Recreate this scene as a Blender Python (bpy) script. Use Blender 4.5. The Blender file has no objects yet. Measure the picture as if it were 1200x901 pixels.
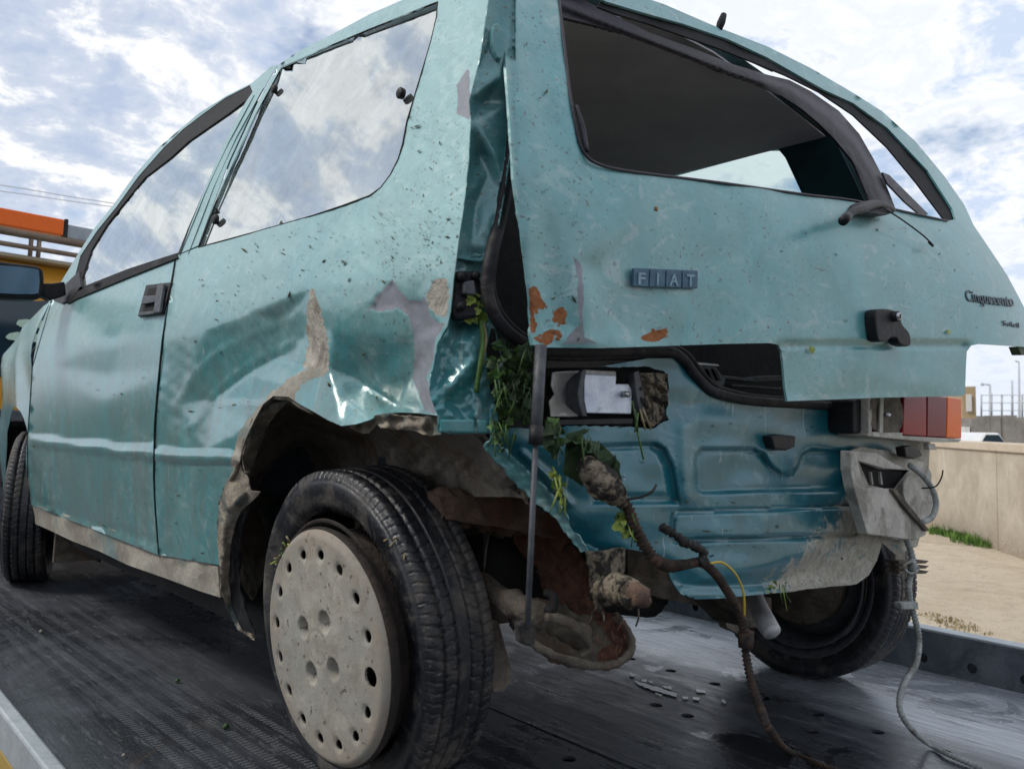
import bpy, bmesh, math, random
import numpy as np
from mathutils import Matrix, Vector, geometry
random.seed(7); RNG = np.random.RandomState(7)
S = bpy.context.scene
COL = S.collection
PI = math.pi

# ------------------------------------------------------------------ camera (car frame -> world)
CP = np.array([-1.37061154, -1.10435214, 0.581541771]); YAW, PIT, ROL, FOC = 0.735682876, 0.0623987614, 0.0460252280, 966.308708
def basis(yaw, pit, rol):
    cy, sy, cp, sp = math.cos(yaw), math.sin(yaw), math.cos(pit), math.sin(pit)
    F = np.array([sy*cp, cy*cp, sp]); R = np.array([cy, -sy, 0]); U = np.cross(R, F)
    return F, R*math.cos(rol)+U*math.sin(rol), -R*math.sin(rol)+U*math.cos(rol)
FW, RT, UP = basis(YAW, PIT, ROL)
def m3(F, R, U): return Matrix(((R[0], U[0], -F[0]), (R[1], U[1], -F[1]), (R[2], U[2], -F[2])))
WF, WR, WU = basis(YAW, 0.047, 0.002)
CW = np.array([CP[0], CP[1], 1.60])
Rw = m3(WF, WR, WU); Rc = m3(FW, RT, UP)
M = Matrix.Translation(Vector(CW)) @ (Rw @ Rc.transposed()).to_4x4() @ Matrix.Translation(-Vector(CP))  # car/deck frame -> world (the truck stands a little tilted)
cam = bpy.data.cameras.new('camera'); cam.sensor_width = 36; cam.lens = 36*FOC/1200; cam.clip_start = .05; cam.clip_end = 3000
co = bpy.data.objects.new('camera', cam); COL.objects.link(co)
co.matrix_world = Matrix.Translation(Vector(CW)) @ Rw.to_4x4()
S.camera = co
cam.dof.use_dof = True; cam.dof.focus_distance = 1.75; cam.dof.aperture_fstop = 9
S.render.resolution_x, S.render.resolution_y = 1024, 768

# ------------------------------------------------------------------ light
SUN_EL, SUN_AZ = math.radians(48), math.radians(-58)      # azimuth from +Y towards +X
W = bpy.data.worlds.new('World'); S.world = W; W.use_nodes = True
wt = W.node_tree; wt.nodes.clear()
def wn(t, **k):
    n = wt.nodes.new(t)
    for a, b in k.items(): setattr(n, a, b)
    return n
wl = wt.links.new
out = wn('ShaderNodeOutputWorld'); bg = wn('ShaderNodeBackground'); bg.inputs[1].default_value = .1
sky = wn('ShaderNodeTexSky', sky_type='NISHITA', sun_disc=False, sun_elevation=SUN_EL, sun_rotation=SUN_AZ)
tc = wn('ShaderNodeTexCoord'); sx = wn('ShaderNodeSeparateXYZ'); wl(tc.outputs['Generated'], sx.inputs[0])
def wmath(op, a, b=None, clamp=False):
    n = wn('ShaderNodeMath', operation=op, use_clamp=clamp)
    for i, v in enumerate((a, b)):
        if v is None: continue
        if isinstance(v, (int, float)): n.inputs[i].default_value = v
        else: wl(v, n.inputs[i])
    return n.outputs[0]
zz = wmath('ADD', wmath('MAXIMUM', sx.outputs[2], 0.0), .28)
cx = wmath('DIVIDE', sx.outputs[0], zz); cyy = wmath('DIVIDE', sx.outputs[1], zz)
cb = wn('ShaderNodeCombineXYZ'); wl(cx, cb.inputs[0]); wl(cyy, cb.inputs[1]); cb.inputs[2].default_value = 3.7
def wnoise(scale, det, rough, dist=0.0):
    n = wn('ShaderNodeTexNoise'); n.inputs['Scale'].default_value = scale; n.inputs['Detail'].default_value = det
    n.inputs['Roughness'].default_value = rough; n.inputs['Distortion'].default_value = dist
    wl(cb.outputs[0], n.inputs['Vector']); return n.outputs[0]
def wramp(v, stops):
    r = wn('ShaderNodeValToRGB'); e = r.color_ramp.elements
    while len(e) < len(stops): e.new(.5)
    for i, (p, c) in enumerate(stops): e[i].position = p; e[i].color = (*c, 1)
    wl(v, r.inputs[0]); return r.outputs[0]
def wmix(f, a, b):
    n = wn('ShaderNodeMix', data_type='RGBA')
    wl(f, n.inputs[0]); wl(a, n.inputs[6]); wl(b, n.inputs[7]); return n.outputs[2]
n1 = wnoise(6.2, 10, .64, .25); n2 = wnoise(1.1, 3, .5)
shade = wramp(n1, [(.40, (5.2, 6.1, 7.9)), (.50, (6.6, 7.3, 8.6)), (.57, (10.2, 10.3, 10.5))])   # grey-blue bellies to white tops
bright = wramp(n1, [(.38, (6.6, 7.7, 9.6)), (.48, (10.2, 10.4, 10.8)), (.56, (9.0, 9.5, 10.3)), (.70, (10.8, 10.9, 11))])
side = wn('ShaderNodeMapRange'); wl(wmath('ADD', sx.outputs[0], wmath('MULTIPLY', n2, .5)), side.inputs[0])
side.inputs[1].default_value = .55; side.inputs[2].default_value = 1.1
cloud = wmix(side.outputs[0], shade, bright)
gap = wramp(wnoise(2.3, 6, .6), [(.31, (1, 1, 1)), (.42, (0, 0, 0))])
nis = wn('ShaderNodeMix', data_type='RGBA', blend_type='MULTIPLY'); nis.inputs[0].default_value = 1
wl(sky.outputs[0], nis.inputs[6]); nis.inputs[7].default_value = (1.5, 1.5, 1.5, 1)
low = wn('ShaderNodeMapRange'); wl(sx.outputs[2], low.inputs[0]); low.inputs[1].default_value = .0; low.inputs[2].default_value = .22
low.inputs[3].default_value = 1; low.inputs[4].default_value = 0
haze = wn('ShaderNodeRGB'); haze.outputs[0].default_value = (8.3, 9.0, 10.3, 1)
c2 = wmix(gap, cloud, nis.outputs[2]); c3 = wmix(low.outputs[0], c2, haze.outputs[0])
wl(c3, bg.inputs[0]); wl(bg.outputs[0], out.inputs[0])
sun = bpy.data.lights.new('sun', 'SUN'); sun.energy = 2.2; sun.angle = math.radians(14); sun.color = (1, .94, .85)
so = bpy.data.objects.new('sun', sun); COL.objects.link(so)
sd = Vector((math.sin(SUN_AZ)*math.cos(SUN_EL), math.cos(SUN_AZ)*math.cos(SUN_EL), math.sin(SUN_EL)))
so.rotation_euler = sd.to_track_quat('Z', 'Y').to_euler()
S.view_settings.view_transform = 'Standard'; S.view_settings.look = 'None'; S.view_settings.exposure = 0; S.view_settings.gamma = 1

# ------------------------------------------------------------------ materials
MAT = {}
class NT:
    def __init__(s, name):
        s.m = bpy.data.materials.new(name); s.m.use_nodes = True; s.t = s.m.node_tree; s.t.nodes.clear()
        s.o = s.n('ShaderNodeOutputMaterial'); s.tc = s.n('ShaderNodeTexCoord'); MAT[name] = s.m
    def n(s, t, **k):
        x = s.t.nodes.new(t)
        for a, b in k.items(): setattr(x, a, b)
        return x
    def l(s, a, b): s.t.links.new(a, b)
    def set(s, sock, v):
        if isinstance(v, (int, float)): sock.default_value = v
        elif isinstance(v, tuple): sock.default_value = (*v, 1) if len(sock.default_value) == 4 and len(v) == 3 else v
        else: s.l(v, sock)
    def map(s, sc=(1, 1, 1), rot=(0, 0, 0)):
        m = s.n('ShaderNodeMapping'); s.l(s.tc.outputs['Object'], m.inputs[0]); m.inputs['Scale'].default_value = sc; m.inputs['Rotation'].default_value = rot
        return m.outputs[0]
    def noise(s, scale, det=5, rough=.6, vec=None, dist=0):
        x = s.n('ShaderNodeTexNoise'); x.inputs['Scale'].default_value = scale; x.inputs['Detail'].default_value = det
        x.inputs['Roughness'].default_value = rough; x.inputs['Distortion'].default_value = dist
        s.l(vec or s.tc.outputs['Object'], x.inputs['Vector']); return x.outputs[0]
    def math(s, op, a, b=0.0, clamp=False):
        x = s.n('ShaderNodeMath', operation=op, use_clamp=clamp); s.set(x.inputs[0], a); s.set(x.inputs[1], b); return x.outputs[0]
    def rng(s, v, a, b, c=0., d=1.):
        x = s.n('ShaderNodeMapRange'); s.set(x.inputs[0], v)
        for i, q in enumerate((a, b, c, d)): x.inputs[i+1].default_value = q
        return x.outputs[0]
    def mix(s, f, a, b, bt='MIX'):
        x = s.n('ShaderNodeMix', data_type='RGBA', blend_type=bt); s.set(x.inputs[0], f); s.set(x.inputs[6], a); s.set(x.inputs[7], b); return x.outputs[2]
    def sep(s):
        x = s.n('ShaderNodeSeparateXYZ'); s.l(s.tc.outputs['Object'], x.inputs[0]); return x.outputs
    def bump(s, h, st=.3, dist=.01):
        x = s.n('ShaderNodeBump'); x.inputs['Strength'].default_value = st; x.inputs['Distance'].default_value = dist; s.l(h, x.inputs['Height']); return x.outputs[0]
    def bsdf(s, col, rough=.5, metal=0., spec=.5, coat=0., coatr=.1, normal=None, alpha=None):
        b = s.n('ShaderNodeBsdfPrincipled'); s.set(b.inputs['Base Color'], col); s.set(b.inputs['Roughness'], rough); s.set(b.inputs['Metallic'], metal)
        s.set(b.inputs['Specular IOR Level'], spec); s.set(b.inputs['Coat Weight'], coat); b.inputs['Coat Roughness'].default_value = coatr; b.inputs['Coat IOR'].default_value = 1.7
        if normal: s.l(normal, b.inputs['Normal'])
        s.l(b.outputs[0], s.o.inputs[0]); return b
TEAL = (.036, .275, .295)
DUST = (.39, .53, .52)
def paint(name, swc=(.36, .47, .47), dust=(.42, .64, .02, .55), mud=(.1, .0, 0.0), base=TEAL, rough=.32, swirl=.4, coat=.6, film=0., shoulder=0.):
    # mud = (height where thick mud starts, growth with x, offset)
    t = NT(name); o = t.sep()
    n1 = t.noise(3.1, 6, .65, dist=.6); n2 = t.noise(17, 8, .72, dist=.3); n3 = t.noise(120, 4, .7); n4 = t.noise(42, 8, .78, dist=.2)
    dn = t.math('ADD', t.math('MULTIPLY', n1, .55), t.math('ADD', t.math('MULTIPLY', n2, .27), t.math('MULTIPLY', n4, .18)))
    if shoulder: dn = t.math('ADD', dn, t.rng(o[2], .70, .82, -.05, shoulder))  # paler above the body crease: bright sky reflection painted in as extra dust
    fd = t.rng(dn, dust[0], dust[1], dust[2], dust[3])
    c = t.mix(t.rng(t.noise(9, 6, .7, dist=1.), .42, .6), tuple(x*.80 for x in base), base)
    c = t.mix(fd, c, DUST)
    sw = t.noise(1.0, 3, .55, vec=t.map((7, 7, 13), (.5, .35, .2)), dist=4.5)     # wiped smears
    fs = t.rng(sw, .56, .60, 0, swirl)
    c = t.mix(t.math('MULTIPLY', t.math('MULTIPLY', fs, t.rng(n1, .38, .6)), t.rng(n4, .35, .55)), c, swc)
    if film:                                                                     # run-down mud film, made darker to paint in the dark reflection low down
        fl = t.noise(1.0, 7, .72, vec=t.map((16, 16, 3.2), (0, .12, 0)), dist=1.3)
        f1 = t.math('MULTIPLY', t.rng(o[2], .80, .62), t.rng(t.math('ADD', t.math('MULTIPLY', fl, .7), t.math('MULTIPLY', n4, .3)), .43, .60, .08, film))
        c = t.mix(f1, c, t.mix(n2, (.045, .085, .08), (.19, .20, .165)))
    scr = t.noise(1.0, 2, .5, vec=t.map((60, 60, 6), (.3, .9, .4)), dist=1.0)
    c = t.mix(t.rng(scr, .71, .73, 0, .35), c, (.45, .52, .52))
    sc2 = t.noise(1.0, 2, .5, vec=t.map((7, 80, 80), (.2, .3, .9)), dist=.8)
    c = t.mix(t.rng(sc2, .73, .75, 0, .6), c, (.07, .09, .09))
    h = t.math('SUBTRACT', mud[0], o[2]); h = t.math('ADD', t.math('MULTIPLY', h, 6.0), t.math('MULTIPLY', o[0], mud[1])); h = t.math('ADD', h, mud[2])
    fm = t.rng(t.math('ADD', h, t.math('ADD', t.math('MULTIPLY', t.math('ADD', n2, t.math('ADD', t.math('MULTIPLY', n1, .3), t.math('MULTIPLY', n4, 1.5))), .95), -.42)), .98, 1.14, 0, .95)
    c = t.mix(t.math('MULTIPLY', fm, t.rng(t.noise(30, 6, .75, dist=.8), .36, .44, .35, 1.)), c, t.mix(t.rng(t.math('ADD', t.math('MULTIPLY', n3, .4), t.math('MULTIPLY', n4, .6)), .35, .62), (.22, .20, .155), (.50, .47, .40)))
    spray = t.noise(2.3, 3, .6); spk = t.noise(150, 2, .5); c = t.mix(t.math('MULTIPLY', t.rng(spk, .655, .69, 0, .8), t.rng(spray, .42, .58)), c, (.07, .06, .04))
    r = t.math('ADD', t.math('MULTIPLY', fd, .28), rough); r = t.math('MAXIMUM', r, t.math('MULTIPLY', fm, .85))
    cw = t.math('MULTIPLY', t.math('SUBTRACT', 1.0, t.math('MAXIMUM', fm, fd)), coat)
    nb = t.bump(t.math('ADD', t.math('MULTIPLY', n2, .4), t.math('ADD', t.math('MULTIPLY', n3, .3), t.math('MULTIPLY', fm, 1.2))), .25, .004)
    t.bsdf(c, r, .12, .5, cw, .20, nb)
    return t.m
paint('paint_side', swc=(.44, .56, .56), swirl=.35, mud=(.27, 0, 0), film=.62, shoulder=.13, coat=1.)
paint('paint_tailgate', dust=(.38, .62, .08, .50), mud=(.1, 0, 0), swirl=.6, coat=.5)
paint('paint_rear_shaded', dust=(.50, .76, 0, .16), mud=(.40, 3.4, -.08), base=(.010, .145, .190), swirl=.2, coat=.35)  # same teal with a darker base: shade on the rear panel painted in
paint('paint_corner', dust=(.42, .66, 0, .35), mud=(.3, 0, .0), base=(.03, .225, .24), swirl=.3)
def rough_mat(name, c1, c2, sc=12, rough=.85, bump=.5, metal=0., fine=90, c3=None, lo=.4, hi=.62, spec=.4, bd=.01):
    t = NT(name); a = t.noise(sc, 7, .68, dist=.3); b = t.noise(fine, 5, .7)
    c = t.mix(t.rng(a, lo, hi), c1, c2)
    if c3: c = t.mix(t.rng(t.noise(sc*.45, 6, .7, dist=.8), .52, .62, 0, .85), c, c3)
    c = t.mix(t.rng(b, .3, .7, .0, .25), c, tuple(x*.45 for x in c1))
    t.bsdf(c, rough, metal, spec, 0, .1, t.bump(t.math('ADD', a, t.math('MULTIPLY', b, .6)), bump, bd)); return t.m
rough_mat('mud_liner', (.18, .155, .13), (.36, .31, .245), 12, .95, .9, c3=(.17, .11, .075))
rough_mat('mud_pale', (.26, .24, .20), (.42, .39, .33), 14, .9, .5, c3=(.20, .17, .13))
rough_mat('sill_mud', (.24, .22, .18), (.42, .39, .33), 9, .85, .4, c3=(.16, .25, .25))
rough_mat('lip_mud', (.20, .165, .125), (.38, .33, .26), 30, .9, .7, c3=(.05, .10, .10))
rough_mat('primer', (.22, .235, .27), (.28, .29, .33), 20, .55, .15, c3=(.20, .21, .22))
rough_mat('filler', (.33, .31, .26), (.50, .47, .41), 30, .85, .7, c3=(.20, .17, .13))
rough_mat('rust', (.10, .045, .03), (.23, .105, .065), 34, .92, 1., c3=(.06, .035, .027), fine=160)
rough_mat('rust_bright', (.32, .11, .035), (.42, .17, .07), 60, .9, .8, c3=(.18, .06, .03))
rough_mat('rust_beam', (.09, .055, .04), (.19, .125, .085), 14, .9, .6, c3=(.15, .055, .03))
rough_mat('grimy_metal', (.075, .062, .048), (.18, .155, .12), 24, .85, .9, c3=(.12, .075, .05))
rough_mat('rust_dark', (.018, .014, .012), (.05, .035, .027), 24, .85, .8, c3=(.02, .018, .016))
rough_mat('pale_metal', (.48, .48, .48), (.66, .66, .66), 18, .5, .2, metal=.2, c3=(.36, .34, .30))
rough_mat('blue_metal', (.55, .62, .74), (.72, .78, .86), 30, .4, .2, metal=.4, c3=(.22, .25, .30))
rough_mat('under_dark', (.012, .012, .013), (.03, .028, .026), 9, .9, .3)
rough_mat('black_plastic', (.008, .008, .010), (.018, .018, .02), 40, .5, .2, spec=.3)
rough_mat('grey_plastic', (.045, .05, .058), (.085, .09, .10), 60, .5, .15, spec=.4)
rough_mat('rubber', (.007, .007, .009), (.014, .014, .016), 30, .7, .2, spec=.25)
rough_mat('gasket', (.009, .008, .011), (.022, .02, .024), 40, .6, .3, c3=(.06, .055, .05), spec=.3)
rough_mat('headliner', (.62, .58, .61), (.72, .68, .70), 6, .95, .3, fine=400)
rough_mat('trim_dark', (.02, .022, .026), (.035, .038, .042), 9, .8, .2)
rough_mat('trim_teal', (.02, .075, .09), (.03, .10, .115), 9, .6, .1)
rough_mat('seal_purple', (.02, .015, .026), (.04, .033, .048), 30, .5, .2, c3=(.03, .022, .03), spec=.35)
rough_mat('mud_plastic', (.38, .365, .32), (.54, .52, .46), 20, .8, .35, c3=(.20, .19, .16))
rough_mat('rope_brown', (.022, .016, .013), (.09, .055, .035), 40, .85, .5, c3=(.02, .018, .016))
rough_mat('rope_black', (.012, .012, .012), (.04, .035, .03), 60, .7, .4)
rough_mat('rope_pale', (.26, .28, .27), (.40, .42, .40), 50, .8, .4, c3=(.16, .15, .13))
rough_mat('mud_clump', (.03, .026, .022), (.30, .25, .18), 44, .95, 1., lo=.46, hi=.54, c3=(.07, .055, .04), fine=120)
rough_mat('leaf_dark', (.018, .042, .014), (.045, .095, .025), 25, .6, .3)
rough_mat('leaf_green', (.045, .11, .02), (.11, .20, .04), 25, .55, .3)
rough_mat('leaf_yellow', (.22, .30, .05), (.40, .46, .10), 25, .6, .3)
rough_mat('straw', (.22, .17, .08), (.36, .30, .16), 40, .8, .3)
rough_mat('fleck', (.05, .055, .02), (.14, .13, .05), 14, .9, .2, c3=(.03, .022, .015))
rough_mat('chrome_lock', (.4, .41, .43), (.55, .56, .57), 30, .25, .1, metal=.8)
rough_mat('truck_yellow', (.62, .30, .03), (.70, .36, .05), 4, .35, .05)
rough_mat('truck_side_yellow', (.42, .29, .08), (.52, .37, .11), 4, .45, .05)
rough_mat('truck_cream', (.60, .56, .42), (.68, .63, .50), 4, .4, .05)
rough_mat('frame_brown', (.18, .13, .09), (.27, .20, .14), 8, .5, .1)
rough_mat('light_grey', (.30, .34, .38), (.40, .44, .48), 8, .5, .1)
rough_mat('seat_cloth', (.03, .04, .05), (.05, .06, .07), 40, .95, .3)
t = NT('concrete_wall'); o = t.sep(); a = t.noise(1.6, 8, .7, dist=.4); b = t.noise(26, 6, .75); st = t.noise(1.0, 6, .7, vec=t.map((5, 5, .6)), dist=.8)
c = t.mix(t.rng(a, .4, .62), (.40, .35, .275), (.53, .475, .39)); c = t.mix(t.rng(st, .54, .66, 0, .5), c, (.33, .285, .225)); c = t.mix(t.rng(b, .6, .7, 0, .4), c, (.28, .24, .19))
c = t.mix(t.math('MULTIPLY', t.rng(o[2], .42, .02), t.rng(b, .35, .6, .3, 1.)), c, (.27, .22, .16)); c = t.mix(t.rng(t.noise(.9, 3, .5), .60, .64, 0, .35), c, (.60, .56, .48))
t.bsdf(c, .92, 0, .3, 0, .1, t.bump(t.math('ADD', a, t.math('MULTIPLY', b, .6)), .5, .02))
rough_mat('coping', (.50, .42, .32), (.60, .52, .42), 2, .9, .2, fine=30)
rough_mat('tan_render', (.34, .26, .15), (.40, .31, .19), 1, .9, .1, fine=20)
rough_mat('white_render', (.55, .55, .54), (.65, .65, .64), 1, .9, .1, fine=20)
rough_mat('grey_stone', (.20, .19, .18), (.30, .29, .27), 1.5, .95, .4, fine=12)
rough_mat('pole_grey', (.46, .49, .52), (.54, .57, .60), 4, .6, .1)
rough_mat('white_car', (.7, .72, .74), (.76, .78, .8), 4, .3, .02)
rough_mat('asphalt', (.045, .045, .047), (.07, .07, .07), 2, .9, .3)
rough_mat('unseen_bank_scrub', (.035, .045, .025), (.09, .085, .055), 1.2, .95, .6, fine=9)
rough_mat('grass', (.05, .13, .02), (.16, .28, .05), 3, .8, .2)
def m_reflector(name, c, rough=.2):
    t = NT(name); s = t.sep(); w = t.n('ShaderNodeTexVoronoi'); w.inputs['Scale'].default_value = 140; t.l(t.tc.outputs['Object'], w.inputs[0])
    n = t.noise(30, 6, .7); cc = t.mix(t.rng(n, .62, .74, 0, .4), c, (.22, .14, .11)); cc = t.mix(t.rng(w.outputs[0], 0, .6, .2, 0), cc, tuple(x*.3 for x in c))
    t.bsdf(cc, rough, 0, .12, 0, .12, t.bump(w.outputs[0], .10, .001))
m_reflector('lens_red', (.26, .004, .012)); m_reflector('lens_dark_red', (.17, .004, .012)); m_reflector('lens_orange', (.85, .15, .012))
m_reflector('lens_clear', (.13, .13, .115), .3); m_reflector('beacon_orange', (.85, .16, .03), .3)
# badge plate, letters
rough_mat('badge_blue', (.035, .10, .16), (.06, .15, .22), 60, .45, .2); rough_mat('badge_letter', (.16, .30, .38), (.26, .40, .48), 60, .4, .2)
rough_mat('letter_dark', (.03, .05, .07), (.05, .08, .10), 60, .4, .1)
rough_mat('reflection_green', (.45, .62, .50), (.55, .70, .58), 10, .4, .05)
rough_mat('yellow_wire', (.55, .40, .05), (.62, .46, .08), 30, .5, .1)
# hubcap
t = NT('hubcap'); a = t.noise(16, 8, .75, dist=.4); b = t.noise(150, 5, .75); d = t.noise(6, 6, .7, dist=.6)
c = t.mix(t.rng(a, .36, .62), (.22, .20, .165), (.37, .355, .305)); c = t.mix(t.rng(d, .48, .62, 0, .7), c, (.27, .275, .25)); c = t.mix(t.rng(b, .60, .68, 0, .4), c, (.15, .12, .09))
c = t.mix(t.rng(t.noise(9, 7, .8), .56, .66, 0, .6), c, (.19, .13, .085)); c = t.mix(t.rng(t.noise(75, 3, .6), .64, .67, 0, .8), c, (.07, .05, .035))
oo = t.sep(); rr_ = t.math('SQRT', t.math('ADD', t.math('POWER', t.math('ADD', oo[1], .050), 2.), t.math('POWER', oo[2], 2.)))
c = t.mix(t.math('MULTIPLY', t.rng(rr_, .12, .18), t.rng(a, .42, .56, .05, .7)), c, (.22, .165, .12))
t.bsdf(c, .8, 0, .35, 0, .1, t.bump(t.math('ADD', a, t.math('MULTIPLY', b, .5)), .40, .005))
# tyre: black rubber with dried mud
t = NT('tyre'); a = t.noise(11, 8, .72, dist=.5); b = t.noise(90, 5, .7); c = t.mix(t.rng(a, .48, .64, 0, .85), (.010, .011, .015), (.10, .088, .074)); c = t.mix(t.rng(b, .6, .7, 0, .5), c, (.19, .175, .155))
t.bsdf(c, t.rng(a, .42, .6, .30, .85), 0, .55, 0, .1, t.bump(t.math('ADD', a, b), .4, .004))
# glass
t = NT('window_glass'); n = t.noise(5, 7, .7, dist=.5); n2 = t.noise(2.2, 5, .6)
dif = t.n('ShaderNodeBsdfDiffuse'); t.set(dif.inputs[0], (.48, .51, .48)); tr = t.n('ShaderNodeBsdfTransparent'); t.set(tr.inputs[0], (.78, .86, .84))
gl = t.n('ShaderNodeBsdfGlossy'); gl.inputs['Roughness'].default_value = .015; t.set(gl.inputs[0], (.90, .95, .95))
fr = t.n('ShaderNodeFresnel'); fr.inputs[0].default_value = 2.8
z = t.sep()[2]
dm = t.math('ADD', t.math('ADD', t.rng(n, .38, .7, .12, .45), t.rng(t.noise(60, 6, .75), .55, .72, 0, .35)), t.rng(z, 1.0, .93, 0, .3))
m1 = t.n('ShaderNodeMixShader'); t.l(dm, m1.inputs[0]); t.l(tr.outputs[0], m1.inputs[1]); t.l(dif.outputs[0], m1.inputs[2])
m2 = t.n('ShaderNodeMixShader'); t.l(t.math('ADD', fr.outputs[0], t.rng(t.noise(9, 7, .72, dist=.8), .38, .68, .44, .26)), m2.inputs[0]); t.l(m1.outputs[0], m2.inputs[1]); t.l(gl.outputs[0], m2.inputs[2]); t.l(m2.outputs[0], t.o.inputs[0])
t = NT('clear_glass'); fr = t.n('ShaderNodeFresnel'); tr = t.n('ShaderNodeBsdfTransparent'); t.set(tr.inputs[0], (.86, .93, .91)); gl = t.n('ShaderNodeBsdfGlossy'); gl.inputs['Roughness'].default_value = .02
m2 = t.n('ShaderNodeMixShader'); t.l(fr.outputs[0], m2.inputs[0]); t.l(tr.outputs[0], m2.inputs[1]); t.l(gl.outputs[0], m2.inputs[2]); t.l(m2.outputs[0], t.o.inputs[0])
t = NT('dark_glass'); t.bsdf((.012, .03, .045), .08, 0, .6)
t = NT('mirror_glass'); t.bsdf((.09, .15, .21), .14, .75, .6)
# deck: worn, wet steel with streaks along the truck
t = NT('deck_steel'); o = t.sep()
st = t.noise(1.0, 7, .68, vec=t.map((26, 1.1, 1), (0, 0, .05)), dist=.35); s2 = t.noise(1.0, 6, .7, vec=t.map((90, 5, 1), (0, 0, -.06))); bl = t.noise(2.2, 7, .65, dist=.8); fine = t.noise(45, 5, .7)
c = t.mix(t.rng(st, .35, .66), (.05, .058, .07), (.13, .14, .16)); c = t.mix(t.rng(bl, .42, .6, 0, .8), c, (.033, .036, .042)); c = t.mix(t.rng(s2, .58, .72, 0, .6), c, (.30, .31, .32))
scf = t.noise(1.0, 8, .78, vec=t.map((60, 14, 1), (0, 0, .12)), dist=.6); pat = t.noise(1.7, 4, .6)
c = t.mix(t.math('MULTIPLY', t.rng(scf, .57, .60, 0, .55), t.rng(pat, .44, .56, .15, 1.)), c, (.24, .255, .27))
c = t.mix(t.math('MULTIPLY', t.rng(t.noise(190, 3, .6), .62, .66, 0, .7), t.rng(pat, .40, .6, .25, 1.)), c, (.30, .30, .28))
wet = t.rng(t.noise(3.1, 5, .6, dist=.9), .565, .58); wet = t.math('MULTIPLY', wet, t.rng(o[0], -.1, .1)); c = t.mix(wet, c, (.018, .02, .023))
c = t.mix(t.math('MULTIPLY', t.rng(fine, .62, .70), t.rng(bl, .5, .35, 0, .6)), c, (.36, .34, .30))
c = t.mix(t.math('MULTIPLY', t.rng(o[0], .42, .55), t.rng(s2, .30, .62, .25, 1.)), c, (.54, .58, .62))      # pale streaky band by the right rail: sky reflection painted into the colour
c = t.mix(t.math('MULTIPLY', t.rng(t.noise(3.5, 6, .7, dist=1.), .60, .66), t.rng(o[0], -.5, -.8, 0, .8)), c, (.10, .075, .06))
# tyre prints: short cross bars in bands running along the left side
wv = t.n('ShaderNodeTexWave', wave_type='BANDS', bands_direction='Y'); wv.inputs['Scale'].default_value = 26; wv.inputs['Distortion'].default_value = 2.5; wv.inputs['Detail'].default_value = 2; wv.inputs['Detail Scale'].default_value = 1.5; t.l(t.tc.outputs['Object'], wv.inputs[0])
bx = t.math('SINE', t.math('MULTIPLY', t.math('ADD', o[0], t.math('MULTIPLY', o[1], .03)), 150.)); 
band = t.math('MULTIPLY', t.rng(o[0], -.84, -.80), t.rng(o[0], -.56, -.60)); band = t.math('MULTIPLY', band, t.rng(bx, .0, .4)); band = t.math('MULTIPLY', band, t.rng(bl, .36, .55, .2, 1.))
c = t.mix(t.math('MULTIPLY', band, t.rng(wv.outputs[0], .45, .7, 0, .5)), c, (.26, .27, .28))
r = t.math('ADD', t.rng(st, .3, .7, .17, .38), t.rng(bl, .45, .6, .12, -.06)); r = t.math('SUBTRACT', r, t.math('MULTIPLY', wet, .18)); r = t.math('ADD', r, t.rng(scf, .5, .6, 0, .12))
c = t.mix(t.rng(o[0], .44, .34, 0, .45), c, (.02, .022, .026))  # deck left of the hole row darkened: the car's shade painted in
t.bsdf(c, r, t.rng(o[0], .38, .50, .12, .45), .6, 0, .1, t.bump(t.math('ADD', st, t.math('ADD', t.math('MULTIPLY', fine, .4), t.math('MULTIPLY', t.math('MULTIPLY', band, wv.outputs[0]), .8))), .35, .004))
rough_mat('rail_steel', (.10, .115, .135), (.17, .185, .205), 12, .4, .2, metal=.4, c3=(.07, .075, .085))
rough_mat('rail_pale', (.36, .40, .42), (.46, .50, .52), 12, .45, .2, metal=.2)
t = NT('dirt_ground'); n = t.noise(.35, 8, .65, dist=.4); f = t.noise(6, 8, .75); f2 = t.noise(40, 4, .7); c = t.mix(t.rng(n, .38, .62), (.50, .42, .31), (.62, .54, .42)); c = t.mix(t.rng(f, .5, .68, 0, .6), c, (.34, .28, .20)); c = t.mix(t.rng(f2, .6, .7, 0, .4), c, (.26, .23, .18))
c = t.mix(t.rng(t.noise(14, 6, .8), .60, .66, 0, .7), c, (.20, .16, .11)); c = t.mix(t.rng(t.noise(1., 6, .7, vec=t.map((2.2, .5, 1), (0, 0, .9)), dist=.6), .52, .62, 0, .5), c, (.40, .32, .23))
t.bsdf(c, .95, 0, .2, 0, .1, t.bump(t.math('ADD', f, f2), .6, .05))

# ------------------------------------------------------------------ geometry helpers
def link(name, verts, faces, mats, parent=None, fmat=None, smooth=True, world=False):
    me = bpy.data.meshes.new(name); me.from_pydata([tuple(v) for v in verts], [], faces)
    for m in (mats if isinstance(mats, (list, tuple)) else [mats]): me.materials.append(MAT[m])
    if fmat is not None: me.polygons.foreach_set('material_index', np.array(fmat, dtype=np.int32))
    if smooth: me.polygons.foreach_set('use_smooth', np.ones(len(faces), dtype=bool))
    me.update()
    o = bpy.data.objects.new(name, me); COL.objects.link(o)
    if parent: o.parent = parent
    elif not world: o.matrix_world = M
    return o
def empty(name, label, cat, group=None, world=False, parent=None):
    o = bpy.data.objects.new(name, None); o.empty_display_size = .1; COL.objects.link(o)
    if label: tag(o, label, cat, group)
    if parent: o.parent = parent
    elif not world: o.matrix_world = M
    return o
def tag(o, label=None, cat=None, group=None, kind=None):
    if label: o['label'] = label
    if cat: o['category'] = cat
    if group: o['group'] = group
    if kind: o['kind'] = kind
    return o
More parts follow.
